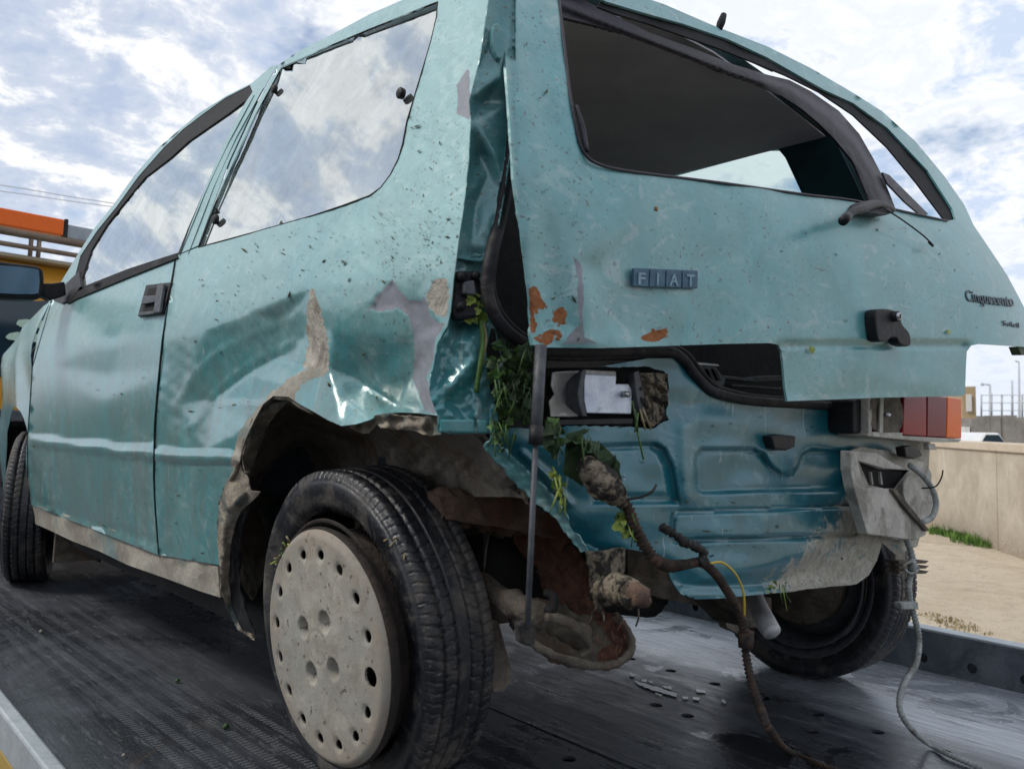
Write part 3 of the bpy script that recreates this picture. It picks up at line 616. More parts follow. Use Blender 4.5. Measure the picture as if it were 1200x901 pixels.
dfe = [fpoly(strip, -.007, 3), fline([(40, 588), (90, 604), (186, 637)], .006, 3), fnoise(.0006, 60, 3), ctrl([(95, 390, .0), (130, 382, .004), (150, 400, .0), (105, 400, -.003), (60, 430, 0), (200, 430, 0), (130, 440, .003), (120, 470, -.001), (60, 520, 0), (180, 520, 0), (100, 350, 0), (180, 340, 0)], 4)]
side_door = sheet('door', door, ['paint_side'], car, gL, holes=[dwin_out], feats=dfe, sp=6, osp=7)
sheet('door_window', dwin_in, 'window_glass', side_door, gL, off=.005, osp=5, sp=6, thick=.003, feats=[])
sheet('window_seal', dwin_out, 'rubber', side_door, gL, holes=[dwin_in], off=.0015, sp=8, thick=.004)
# quarter panel
archl = [(283, 528), (288, 514), (298, 492), (308, 474), (320, 464), (338, 465), (352, 474), (367, 482), (384, 492), (400, 499), (417, 497), (433, 492), (447, 485), (467, 483), (490, 484), (513, 487)]
qpanel = [(p[0], p[1]) for p in JL]+[(234, 289), (270, 190), (302, 120), (327, 76), (350, 60), (383, 44), (433, 17), (470, 1), (520, -18), (560, -36), (600, -56), (592, -20), (577, 0), (563, 67), (550, 117), (552, 140), (550, 187), (545, 233), (538, 277), (535, 300), (531, 330), (528, 365), (524, 383), (514, 400), (509, 425), (505, 445), (506, 465), (513, 487)]+archl[::-1][1:]+[(281, 540), (272, 556), (262, 572), (258, 584), (255, 612), (256, 640), (257, 662)]
qwin = [(233, 290), (252, 240), (272, 196), (300, 135), (330, 80), (383, 56), (433, 35), (466, 22), (500, 8), (513, 3), (512, 20), (505, 50), (497, 77), (487, 110), (477, 143), (472, 170), (467, 187), (458, 205), (447, 220), (433, 230), (400, 242), (367, 253), (300, 272)]
prim = jag([(432, 362), (445, 345), (460, 328), (472, 345), (480, 353), (492, 352), (499, 348), (503, 368), (512, 377), (520, 380), (511, 400), (506, 425), (500, 442), (507, 465), (511, 484), (500, 483), (490, 462), (482, 440), (486, 415), (484, 392), (480, 372), (466, 362), (448, 366)], 4, 1.6, 3)
fil1 = jag([(500, 345), (510, 328), (524, 326), (527, 350), (523, 372), (512, 370), (500, 358)], 3.5, 1.5, 5)
fil2 = jag([(362, 340), (368, 338), (376, 365), (384, 395), (386, 434), (372, 432), (356, 430), (361, 405), (359, 375)], 4, 1.8, 6)
lipd = jag([(270, 548), (274, 526), (284, 500), (300, 480), (318, 460), (340, 443), (362, 429), (385, 433), (380, 440), (364, 444), (352, 452), (346, 462), (344, 480), (318, 480), (300, 505), (288, 530), (280, 552)], 4, 1.5, 8)
pale1 = jag([(536, 100), (549, 80), (551, 117), (550, 140), (535, 134)], 5, 1.2, 9)
DP = dict(b0=(190, 400, 0), b1=(190, 500, 0), b2=(186, 600, 0), b3=(240, 530, .002), b4=(283, 540, 0), b5=(240, 300, 0), b6=(430, 250, 0), b7=(545, 250, 0), b8=(500, 318, 0), b9=(300, 290, 0),
  P1=(240, 388, 0), P2=(290, 368, .002), A=(363, 338, -.005), R1=(368, 375, .004), B=(386, 434, .002), L1=(352, 400, .020), L2=(347, 425, .022), V1=(325, 420, .032), V2=(290, 440, .026), V3=(250, 470, .016), V4=(215, 470, .006), U1=(330, 375, .018), U2=(290, 400, .017),
  l0=(362, 430, .002), l1=(335, 450, -.006), l2=(312, 470, -.008), l3=(296, 498, -.004), l4=(350, 474, -.014), l5=(372, 486, -.016), D=(400, 499, -.016), l6=(433, 492, -.006), l7=(447, 485, .012), l8=(467, 484, .030),
  G=(391, 390, .004), H=(458, 331, .001), I=(487, 354, .008), J=(485, 395, .016), K=(484, 438, .028), M=(428, 452, .036), C=(465, 475, .050), Q=(495, 480, .014), Q2=(512, 487, .004), W=(506, 440, .008), W2=(526, 370, .002), W3=(512, 400, .004), f1=(405, 466, .004))
_k = list(DP); _i = _k.index
dq = ctrl([DP[k] for k in _k], .9, [[_i(q) for q in c.split()] for c in ('B M C', 'G B', 'G H', 'H I J K C', 'A R1 B', 'L1 A', 'L1 L2 l0 B', 'P1 P2 A', 'V4 V3 V2 V1 L2', 'l0 l1 l2 l3', 'B D', 'C l8', 'C Q', 'K Q', 'I W2', 'l1 l5', 'B f1 D')])
qfe = [dq, fpoly(prim, .0016, 1.5), fpoly(fil1, .0016, 1.5), fline(smoothp([(205, 480), (235, 432), (280, 400), (345, 372)], False, 3), -.0013, 5), fline(smoothp([(225, 500), (262, 452), (300, 424), (345, 402)], False, 3), -.0014, 5), fpoly(strip, -.007, 3), fnoise(.0007, 50, 4), fnoise(.0003, 9, 44)]
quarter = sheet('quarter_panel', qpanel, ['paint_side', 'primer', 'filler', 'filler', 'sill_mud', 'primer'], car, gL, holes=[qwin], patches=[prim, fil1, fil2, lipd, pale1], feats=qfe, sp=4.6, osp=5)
sheet('quarter_window', [(p[0]+(1 if p[0] < 300 else 0), p[1]) for p in qwin], 'window_glass', quarter, lambda Q: Q[:, 0]+.6990-.322*(Q[:, 2]-.93), osp=8, sp=10, thick=.003)
# window seal as thin tube round the quarter glass, and two clips
q3 = unproj(dens(qwin, 7), gL, .0005); V, F = tubegeo(np.vstack([q3, q3[:2]]), .0018, 6); link('window_seal', V, F, 'rubber', quarter)
def clip(px, py, rx, ry, n=12):
    c = U1(px, py, gL, -.004); w = .00085*rx; V, F = tubegeo([c+np.array([.007, 0, 0]), c, c+np.array([-.002, 0, 0])], [w*.95, w, w*.75], 16); link('window_clip', V, F, 'black_plastic', quarter)
clip(468, 109, 11, 10); clip(320, 104, 12, 8); clip(251, 257, 13, 8)
# sill
sill = [(31, 590), (60, 597), (120, 617), (187, 640), (255, 664), (258, 700), (233, 692), (193, 677), (150, 662), (117, 646), (85, 634), (60, 622), (42, 614), (30, 603)]
sheet('sill', sill, 'sill_mud', car, gL, off=.004, sp=7, feats=[fline([(40, 592), (120, 620), (255, 668)], -.003, 2.5), fnoise(.003, 18, 9)], thick=.01)
q_ = unproj(dens([(258, 590), (266, 570), (276, 552), (282, 532), (288, 514), (298, 492), (308, 474), (320, 465), (338, 466), (352, 475), (366, 483)], 5, False), gL, .001); V, F = tubegeo(q_, np.linspace(.004, .0045, len(q_))*(1+.15*np.sin(np.arange(len(q_))*1.3)), 8); link('arch_bead', V, F, 'lip_mud', quarter)
# torn arch lip
lip = jag([(281, 541), (284, 552), (291, 562), (294, 575), (305, 577), (300, 583), (285, 596), (276, 612), (270, 640), (268, 680), (272, 712), (282, 735), (298, 744), (298, 749), (278, 738), (266, 712), (259, 690), (257, 662), (255, 640), (254, 612), (258, 586), (264, 571), (273, 556)], 4, .45, 11)
sheet('arch_lip', lip, 'lip_mud', quarter, gL, off=-.004, sp=3.5, feats=[ctrl([(254, 540, 0), (254, 745, 0), (265, 600, -.004), (275, 590, -.006), (290, 575, .012), (305, 577, .02), (284, 600, .02), (270, 640, .016), (272, 712, .03), (298, 746, .05), (310, 540, .02)]), fnoise(.0012, 9, 2)], thick=.002)
sheet('arch_liner_edge', [(284, 536), (291, 510), (302, 488), (320, 472), (340, 469), (325, 483), (311, 503), (302, 530), (294, 555), (292, 562), (287, 552)], 'lip_mud', quarter, gL, feats=[ctrl([(284, 536, .0), (340, 469, .02), (311, 503, .045), (293, 560, .045), (300, 485, .0), (350, 560, .05), (280, 460, 0)]), fnoise(.0008, 8, 5)], sp=4, thick=.002)
sheet('arch_liner_edge', [(270, 700), (266, 660), (272, 620), (288, 590), (296, 585), (284, 615), (279, 650), (281, 690), (290, 722), (300, 744), (284, 738)], 'black_plastic', quarter, gL, off=.02, feats=[fnoise(.002, 9, 6)], sp=4, thick=.003)
# crumpled hanging rag of metal under the quarter
cr = jag([(410, 500), (440, 487), (448, 485), (470, 487), (500, 488), (516, 490), (517, 510), (500, 510), (486, 505), (460, 502), (446, 500), (440, 496), (433, 508), (420, 507)], 5, 1.2, 12)
sheet('torn_metal', cr, 'lip_mud', quarter, gL, off=.012, feats=[fnoise(.006, 8, 7)], sp=3, thick=.0015)
# wheel well
wl_ = [(285, 540), (292, 505), (320, 462), (345, 462), (400, 484), (450, 478), (515, 486), (560, 500), (600, 528), (630, 556), (652, 590), (600, 582), (520, 582), (470, 560), (420, 556), (330, 640), (320, 700), (300, 745), (276, 700), (270, 620)]
sheet('wheel_well', wl_, 'mud_liner', car, pX(-.52), feats=[ctrl([(285, 540, -.15), (320, 462, -.17), (400, 484, -.17), (515, 486, -.16), (560, 500, -.15), (652, 590, -.02), (600, 582, -.04), (520, 582, .0), (440, 570, .06), (420, 520, .05), (350, 540, .10), (330, 600, .12), (300, 745, -.12), (270, 620, -.14), (480, 520, -.05), (560, 545, -.06), (330, 640, .12), (320, 700, .1), (450, 480, -.17), (360, 490, -.04), (310, 600, .06)], 5), fnoise(.006, 14, 8)], sp=5.5, thick=.003)
pmesh('inner_arch', [(-.02, .18), (.42, .18), (.42, .55), (.2, .68), (-.02, .68)], lambda v: np.stack([0*v[:, 0]-.42+.02*np.sin(v[:, 0]*30)*np.sin(v[:, 1]*22), v[:, 0], v[:, 1]], 1), 'mud_liner', car, sp=.02, thick=.003)

# --- rear left corner
gC = lambda Q: Q[:, 1]-(-.285-.55*(Q[:, 0]+.72))
pill = [(577, -30), (563, 67), (550, 117), (552, 140), (550, 187), (545, 233), (538, 277), (534, 302), (562, 306), (576, 300), (584, 267), (591, 227), (598, 180), (604, 120), (604, -30)]
sheet('rear_pillar', pill, 'paint_corner', car, gC, feats=[ctrl([(577, -30, 0), (550, 117, 0), (553, 145, 0), (545, 233, 0), (535, 302, 0), (570, 60, .012), (566, 120, .03), (578, 180, .004), (562, 180, .035), (572, 200, .03), (556, 240, .028), (570, 260, .006), (560, 300, .03), (590, 227, .01), (604, 120, .02), (604, -30, .02), (576, 300, .01), (585, 90, .0), (552, 290, .012)], 2), fnoise(.001, 16, 12)], sp=4.5)
prism('bump_stop', smoothp([(578, 30), (586, 28), (592, 45), (590, 66), (583, 68), (577, 50)], True, 2), gC, (.004, .01, 0), 'paint_corner', car, off=-.008)
lf = [(534, 302), (576, 300), (573, 330), (573, 360), (580, 385), (590, 420), (580, 470), (577, 508), (557, 508), (530, 509), (513, 505), (513, 487), (504, 465), (504, 445), (509, 425), (514, 400), (524, 383), (528, 365), (531, 330)]
sheet('rear_corner_panel', lf, ['paint_corner'], car, gC, holes=[[(575, 385), (580, 385), (587, 420), (576, 465), (571, 440), (570, 410)]], feats=[ctrl([(534, 302, .01), (576, 300, .03), (573, 360, .03), (528, 365, 0), (524, 383, 0), (536, 380, .045), (530, 400, .02), (545, 400, .0), (552, 425, -.004), (560, 395, .01), (515, 405, .02), (508, 430, .01), (518, 440, .022), (530, 450, -.004), (550, 450, .012), (535, 475, .018), (515, 470, -.003), (560, 470, .004), (506, 460, .0), (513, 488, 0), (557, 490, -.002), (575, 505, .01), (590, 420, .03), (580, 470, .02), (545, 490, .016), (530, 488, -.004)], 1), fnoise(.0022, 7, 13)], sp=3.6)
prism('corner_bracket', [(516, 491), (557, 491), (557, 508), (516, 507)], gC, (.01, .02, 0), 'paint_corner', car, off=-.006, bev=.003)
prism('corner_bracket', [(559, 491), (572, 492), (573, 508), (559, 508)], gC, (.01, .02, 0), 'paint_corner', car, off=-.004, bev=.003)
ls = prism('lamp_socket', [(531, 322), (536, 317), (562, 318), (566, 340), (563, 372), (534, 374), (530, 365)], gC, (.01, .03, 0), 'black_plastic', car, off=-.006, bev=.004)
for (x, y, r) in ((540, 325, .006), (539, 360, .0055), (556, 324, .005)):
    c = U1(x, y, gC, -.010); V, F = tubegeo([c, c+np.array([-.004, -.010, 0])], [r, r], 12); link('socket_ring', V, F, 'rubber', ls)
prism('relay', [(544, 330), (556, 328), (559, 346), (543, 344)], gC, (.005, .012, 0), 'grey_plastic', ls, off=-.022, bev=.002)

# --- body shell: roof, far side, floor, interior
_rl = unproj([(60, 346), (90, 300), (133, 240), (186, 173), (233, 133), (296, 97), (326, 76), (383, 45), (433, 18), (480, -3), (560, -36), (600, -56)], gL)
_ry, _rz = _rl[::-1, 1], _rl[::-1, 2]
def roofz(x, y):
    w = ss((x+.55)/.45); return (1-w)*(np.minimum(np.interp(y, _ry, _rz), 1.376)-.008)+w*(1.372-.16*np.maximum(0, y-.75)**2)+.020*(1-(x/.57)**2)
def rmap2(v): return np.stack([v[:, 0], v[:, 1], roofz(v[:, 0], v[:, 1])], 1)
ro = [(-.53, -.14), (-.3, -.155), (0, -.165), (.3, -.155), (.555, -.14), (.55, 1.0), (.50, 1.32), (-.49, 1.30), (-.53, 1.0)]
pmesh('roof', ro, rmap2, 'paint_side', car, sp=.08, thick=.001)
hl = [(-.545, -.12), (0, -.15), (.535, -.12), (.535, 1.0), (.48, 1.30), (-.48, 1.30), (-.535, 1.0)]
pmesh('headliner', hl, lambda v: np.stack([v[:, 0], v[:, 1], roofz(v[:, 0], v[:, 1])-.012-.05*np.maximum(0, -v[:, 0]/.55)**6], 1), 'headliner', car, sp=.06, thick=.004)
# far side in (Y,Z), windows where the photograph shows them
qh = [(-.143, .94), (-.035, 1.25), (-.006, 1.335), (.012, 1.362), (.05, 1.370), (.56, 1.362), (.62, 1.33), (.66, .94)]
def mR(off): 
    def f(v):
        Q = np.stack([0*v[:, 0], v[:, 0], v[:, 1]], 1); Q[:, 0] = sec(Q)-off; return Q
    return f
fa = lambda cy_, r=.33, a0=PI-.05: [(cy_+r*math.cos(a), .27+r*math.sin(a)) for a in np.linspace(a0, .05, 14)]
fro = [(-.24, .52), (-.24, .40), (-.34, .30)][:2]+fa(0, .33, 2.32)+[(.36, .18), (1.84, .18)]+[(p[0], p[1]) for p in fa(2.2)]+[(2.66, .3), (2.70, .6), (2.6, .80), (2.3, .90), (1.95, .95), (1.72, 1.12), (1.45, 1.30), (1.2, 1.385), (-.135, 1.392), (-.20, 1.2), (-.235, .95), (-.25, .80)]
dh = [(.76, .95), (1.75, .95), (1.58, 1.10), (1.36, 1.26), (1.15, 1.33), (.76, 1.345)]
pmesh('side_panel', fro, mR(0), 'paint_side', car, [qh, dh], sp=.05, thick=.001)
inn = [(-.20, .60), (-.225, .95), (-.195, 1.2), (-.13, 1.385), (1.2, 1.378), (1.45, 1.27), (1.7, 1.1), (1.9, .9), (1.9, .30), (-.19, .3)]
inn = [(y, z) for y, z in inn]
pmesh('side_trim', inn, mR(.03), ['trim_teal'], car, [qh, dh], sp=.06, thick=.002)
def gRi(Q): return Q[:, 0]-sec(Q)+.02
pmesh('quarter_window', qh, mR(.012), 'clear_glass', car, sp=.1, thick=.003)
pmesh('door_window', dh, mR(.012), 'clear_glass', car, sp=.1, thick=.003)
# left inner trim, firewall, floor, seats
pmesh('side_trim', [(-p[0], p[1]) for p in [(-.10, .76), (-.12, .90), (1.9, .9), (1.9, .3), (.45, .3), (.45, .76)]], lambda v: np.stack([-sec(np.stack([0*v[:, 0], -v[:, 0], v[:, 1]], 1))+.05, -v[:, 0], v[:, 1]], 1), 'trim_dark', car, sp=.15, thick=.002)
box('floor_pan', (-.62, .38, .17), (.62, 2.65, .22), 'under_dark', car, .01)
box('boot_floor', (-.44, -.28, .47), (.56, .40, .50), 'under_dark', car, .01)
box('firewall', (-.6, 1.88, .2), (.6, 1.94, .93), 'under_dark', car, .01)
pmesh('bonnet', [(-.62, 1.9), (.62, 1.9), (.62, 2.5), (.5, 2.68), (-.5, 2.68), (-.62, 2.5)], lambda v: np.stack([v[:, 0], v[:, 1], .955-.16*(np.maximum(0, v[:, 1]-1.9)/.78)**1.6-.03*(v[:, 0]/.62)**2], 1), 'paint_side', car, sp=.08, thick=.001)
box('front_bumper', (-.66, 2.62, .28), (.66, 2.76, .56), 'black_plastic', car, .03); box('grille', (-.45, 2.655, .60), (.45, 2.70, .72), 'black_plastic', car, .01)
for x in (-.56, .38): box('headlight', (x, 2.655, .58), (x+.18, 2.715, .72), 'lens_clear', car, .01)
pmesh('windscreen', [(-.60, 0), (.60, 0), (.48, 1), (-.48, 1)], lambda v: np.stack([v[:, 0], 1.93-.50*v[:, 1], .95+.40*v[:, 1]], 1), 'clear_glass', car, sp=.2, thick=.004)
for x in (-.34, .34):
    st_ = box('front_seat', (x-.22, .75, .32), (x+.22, 1.25, .46), 'seat_cloth', car, .04)
    V = [(x+sx*.21, y, z) for sx in (-1, 1) for y, z in ((.62, .42), (.74, .42), (.60, .98), (.50, .98))]
    o = link('seat_back', V, [(0, 1, 2, 3), (7, 6, 5, 4), (0, 4, 5, 1), (1, 5, 6, 2), (2, 6, 7, 3), (3, 7, 4, 0)], 'seat_cloth', st_, smooth=False); fixn(o); b = o.modifiers.new('b', 'BEVEL'); b.width = .03; b.segments = 3
    box('headrest', (x-.11, .52, 1.0), (x+.11, .59, 1.12), 'seat_cloth', st_, .02)
box('rear_seat', (-.5, .12, .45), (.55, .25, .83), 'seat_cloth', car, .03)
tube('grab_handle', [U1(x, y, pX(.40)) for x, y in ((706, 187), (730, 180), (778, 164))], [.010, .012, .012], 'trim_dark', car)
# rear opening rim (body) and weather strip
rim_o = [(640, -60), (660, -12), (700, 8), (760, 38), (815, 58), (860, 76), (900, 88), (925, 94), (950, 107), (983, 130), (1007, 157), (1023, 185), (1035, 208), (1050, 246), (1056, 262)]
rim_i = [(1026, 262), (1017, 230), (1000, 190), (980, 165), (960, 145), (940, 128), (915, 112), (880, 98), (833, 80), (780, 60), (733, 42), (690, 28), (662, 21), (646, 20)]
sheet('hatch_frame', rim_o+rim_i, 'seal_purple', car, gArch, feats=[fline([(655, 4), (760, 48), (860, 88), (925, 106), (970, 138), (1003, 172), (1022, 205), (1040, 255)], -.003, 3.5), fline([(650, 12), (740, 44), (850, 88), (920, 115), (985, 168), (1012, 215), (1026, 260)], .003, 2.5), fline([(660, -6), (800, 54), (925, 98), (985, 133), (1030, 200), (1050, 250)], .003, 2.5)], sp=3.6, thick=.005)
rb = [(1034, 202), (1042, 205), (1088, 251), (1080, 253), (1060, 236), (1040, 215)]
sheet('hatch_frame_rail', rb, 'seal_purple', car, gArch, off=-.01, sp=5, thick=.004)
# left edge of the opening: weather strip running down, round the corner and along the sill of the hatch
def pt(a, b, off=0, g=gP): return U1(a, b, g, off)
gs = [(602, 120), (600, 175), (591, 227), (583, 267), (575, 300), (571, 330), (573, 352), (583, 375), (600, 393), (622, 406), (648, 411), (690, 412), (730, 411), (768, 411), (788, 413), (803, 424), (815, 440), (832, 457), (855, 465), (885, 470), (930, 473), (985, 476)]
P = [U1(a, b, gC if b < 300 else gP, .012 if b < 300 else -.004) for a, b in gs]
tube('weather_strip', P, .0085, 'gasket', car, n=10, k=4)
P = [U1(a+6, b-5, gC if b < 300 else gP, .02 if b < 300 else .004) for a, b in gs]
tube('weather_strip', P, .0045, 'gasket', car, n=8, k=4)
P = [U1(a-5, b+7, gC if b < 300 else gP, .02 if b < 300 else .010) for a, b in gs[9:16]]
tube('weather_strip', P, .0055, 'gasket', car, n=8, k=4)
# dark cavity behind the lower corner and behind the hatch sill
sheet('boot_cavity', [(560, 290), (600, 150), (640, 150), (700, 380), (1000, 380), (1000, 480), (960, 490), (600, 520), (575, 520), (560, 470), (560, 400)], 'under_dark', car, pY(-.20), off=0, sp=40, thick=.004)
# --- rear panel
rp = jag([(577, 505), (576, 480), (590, 468), (640, 440), (700, 430), (760, 420), (792, 420), (805, 428), (818, 446), (835, 462), (870, 471), (920, 476), (1000, 478), (1060, 478)], 14, .1, 1, False)+[(1090, 515), (1088, 555), (1086, 600), (1075, 640), (1050, 650), (1034, 636), (1028, 656), (1018, 674), (1004, 684), (960, 688), (915, 694), (875, 698), (845, 701), (815, 702), (798, 696), (786, 678), (780, 660), (774, 650), (752, 646), (735, 643), (712, 644), (691, 647), (679, 640), (668, 626), (660, 606), (645, 590), (632, 573), (612, 556), (592, 534), (575, 516)]
lh = jag([(586, 500), (580, 470), (596, 440), (640, 432), (700, 430), (762, 430), (782, 437), (784, 460), (781, 485), (783, 492), (764, 503), (735, 500), (690, 499), (655, 500), (620, 503)], 5, 1.2, 15)
R1 = [(690, 520), (768, 517), (780, 524), (790, 545), (797, 583), (797, 592), (692, 592)]
R1b = [(696, 526), (762, 523), (772, 530), (780, 550), (785, 580), (700, 582)]
R2 = [(817, 535), (822, 527), (882, 527), (894, 533), (903, 547), (915, 556), (926, 556), (935, 548), (941, 533), (950, 528), (984, 530), (989, 536), (989, 566), (984, 572), (822, 576), (817, 570)]
R3 = [(790, 602), (795, 600), (1000, 592), (1003, 626), (800, 633), (788, 628)]
pfe = [fpoly(R1, .010, 5), fpoly(R1b, -.006, 4), fpoly(R2, .011, 2.6), fpoly(R3, -.007, 3), fline([(795, 600), (900, 597), (1003, 592)], .008, 1.8), fline([(790, 634), (900, 631), (1003, 626)], .010, 1.8), fline(R2, .011, 1.7, True), fline([(800, 500), (802, 540), (806, 580)], -.006, 8),
       ctrl([(577, 505, -.0), (640, 440, 0), (790, 420, 0), (1060, 478, 0), (1090, 515, 0), (1088, 600, .0), (620, 520, .012), (650, 560, .016), (690, 560, .0), (668, 600, .012), (680, 640, .03), (700, 615, .006), (730, 640, .0), (735, 600, -.006), (770, 640, .004), (800, 690, .012), (830, 680, -.004), (890, 664, -.006), (940, 672, .020), (870, 690, .016), (970, 640, 0), (1000, 684, .01), (592, 534, .03), (612, 556, .02), (632, 573, .02), (660, 606, .02), (800, 460, 0), (900, 500, 0), (990, 500, 0)], 4), fnoise(.0014, 22, 16), fline([(612, 530), (640, 556), (668, 590)], -.008, 4)]
rear = sheet('rear_panel', rp, ['paint_rear_shaded'], car, gP, holes=[lh], lines=[smoothp(R2, True, 2)+[R2[0]], R3, R1+[R1[0]], R1b+[R1b[0]]], feats=pfe, sp=2.9, osp=3.2, thick=.002)
# torn edge strip, lower left
sheet('torn_edge', jag([(575, 512), (590, 524), (612, 545), (640, 572), (662, 598), (672, 622), (690, 645), (680, 646), (664, 626), (650, 606), (632, 592), (612, 574), (592, 552), (568, 524)], 5, 1.6, 17), 'paint_corner', rear, gP, off=-.003, feats=[fnoise(.0022, 8, 18), fline([(575, 514), (612, 547), (640, 574), (664, 602), (690, 646)], -.006, 3)], sp=3.4, thick=.002)
sheet('torn_edge', jag([(596, 570), (625, 563), (650, 585), (655, 604), (640, 602), (622, 592)], 5, 1.4, 19), 'mud_clump', rear, gP, off=.006, feats=[fnoise(.002, 9, 19)], sp=4, thick=.002)
bk = prism('lock_striker', [(904, 511), (914, 509), (933, 511), (932, 524), (922, 528), (908, 526)], gP, (0, .02, 0), 'black_plastic', rear, off=-.018, bev=.003)
# broken left lamp opening: reflector, bulb plate, housing
lamp_ = empty('broken_tail_lamp', None, None, parent=car)
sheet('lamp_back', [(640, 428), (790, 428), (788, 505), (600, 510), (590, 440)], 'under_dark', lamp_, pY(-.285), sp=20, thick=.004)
sheet('reflector', [(648, 437), (682, 435), (678, 448), (677, 462), (680, 476), (682, 487), (646, 488), (644, 470), (650, 462), (646, 452)], 'pale_metal', lamp_, gP, feats=[ctrl([(648, 437, .018), (684, 435, .005), (664, 462, .035), (646, 488, .018), (682, 488, .005), (677, 462, .012)], 3)], sp=4)
prism('reflector_edge', [(682, 434), (688, 434), (685, 448), (683, 463), (685, 478), (689, 488), (683, 488), (679, 476), (677, 462), (679, 448)], gP, (0, .025, 0), 'grey_plastic', lamp_, off=-.002)
prism('bulb_plate', [(685, 438), (722, 440), (722, 450), (737, 450), (741, 457), (740, 485), (688, 484), (685, 470)], gP, (0, .01, 0), 'blue_metal', lamp_, off=.006)
prism('bulb_plate', [(684, 433), (722, 435), (723, 446), (700, 447), (685, 447)], gP, (0, .008, 0), 'pale_metal', lamp_, off=.018)
c = U1(734, 462, gP, -.001); V, F = tubegeo([c+[0, .008, 0], c+[0, -.004, 0]], .0048, 12); link('screw', V, F, 'chrome_lock', lamp_)
prism('lamp_arm', [(743, 436), (749, 434), (758, 478), (757, 486), (750, 484), (745, 460)], gP, (0, .012, 0), 'grey_plastic', lamp_, off=-.002)
sheet('mud_pocket', jag([(750, 436), (782, 438), (783, 490), (765, 500), (752, 492)], 5, 1, 20), 'mud_clump', lamp_, pY(-.325), sp=4, feats=[fnoise(.006, 8, 21)])
prism('lamp_rail', [(644, 492), (742, 490), (742, 497), (644, 499)], gP, (0, .02, 0), 'black_plastic', lamp_, off=.004)
prism('lamp_rail', [(640, 420), (775, 418), (775, 430), (640, 432)], gP, (0, .02, 0), 'black_plastic', lamp_, off=.010)
# hatch sill details seen through the notch of the tailgate
prism('sill_vent', [(815, 424), (838, 429), (850, 445), (848, 453), (830, 448), (818, 436)], gP, (0, .02, 0), 'grey_plastic', car, off=.01)
for x in (822, 829, 836): prism('vent_slat', [(x, 432), (x+4, 433), (x+10, 446), (x+6, 446)], gP, (0, .006, 0), 'black_plastic', car, off=.004, bev=.0008)
prism('sill_trim', [(812, 424), (842, 427), (843, 429), (812, 427)], gP, (0, .02, 0), 'pale_metal', car, off=.004, bev=.0005)
prism('sill_trim', [(848, 440), (884, 444), (886, 441), (915, 440), (916, 446), (886, 448), (848, 444)], gP, (0, .02, 0), 'grey_plastic', car, off=.03)
prism('sill_trim', [(858, 450), (916, 454), (916, 457), (858, 453)], gP, (0, .02, 0), 'grey_plastic', car, off=.03)

# --- tailgate
tgo = [(586, -90), (590, 0), (592, 67), (598, 150), (602, 210), (609, 265), (613, 300), (618, 350), (621, 388), (624, 404), (640, 407), (700, 408), (760, 406), (850, 403), (902, 402), (912, 404), (916, 412), (918, 430), (920, 455), (923, 470), (950, 469), (1030, 466), (1128, 464), (1131, 460), (1132, 430), (1133, 412), (1138, 405), (1148, 403), (1194, 406), (1214, 408), (1220, 396), (1210, 380), (1196, 352), (1180, 322), (1160, 292), (1141, 264), (1130, 240), (1107, 207), (1073, 166), (1033, 130), (993, 105), (950, 80), (900, 55), (833, 29), (780, 6), (757, -2), (710, -22), (650, -60), (610, -80)]
th_ = [(648, -50), (655, 0), (662, 60), (668, 110), (675, 150), (680, 170), (688, 184), (700, 192), (720, 198), (760, 204), (850, 215), (950, 229), (1000, 235), (1060, 248), (1110, 259), (1120, 257), (1116, 245), (1087, 200), (1040, 150), (1000, 121), (967, 106), (935, 88), (900, 68), (853, 46), (800, 28), (750, 14), (710, 2), (690, -10)]
rst1 = jag(smoothp([(620, 338), (630, 336), (634, 350), (640, 356), (636, 362), (628, 362), (626, 372), (630, 382), (622, 392), (621, 372), (620, 352)], True, 2), 3, 1., 22)
rst2 = jag(smoothp([(650, 364), (660, 360), (664, 368), (660, 380), (652, 378)], True, 2), 3, .9, 23)
rst3 = jag(smoothp([(634, 392), (645, 386), (656, 388), (658, 396), (650, 393), (646, 402), (638, 405), (636, 400)], True, 2), 3, .9, 24)
rst4 = jag(smoothp([(750, 396), (766, 388), (780, 385), (782, 392), (772, 399), (760, 400)], True, 2), 3, .8, 25)
def blobs(region, n, seed, r0=1.5, r1=4.5):
    r = np.random.RandomState(seed); a = np.array(region, float); out = []
    while len(out) < n:
        p = r.uniform(a.min(0), a.max(0))
        if inpoly([p], region)[0]: q = r.uniform(r0, r1); out.append([(p[0]+q*r.uniform(.4, 1.2)*math.cos(t_), p[1]+q*r.uniform(.4, 1.2)*math.sin(t_)) for t_ in np.linspace(0, 5.7, 9)])
    return out
rbl = blobs([(622, 336), (640, 345), (664, 362), (660, 400), (630, 402), (622, 380)], 20, 77)+blobs([(742, 398), (768, 384), (790, 384), (780, 398), (755, 402)], 12, 78, .9, 2.6)
prm2 = jag([(672, 300), (682, 312), (684, 340), (682, 370), (685, 395), (700, 402), (660, 404), (668, 390), (680, 380), (676, 350), (678, 330)], 5, 1.0, 26)
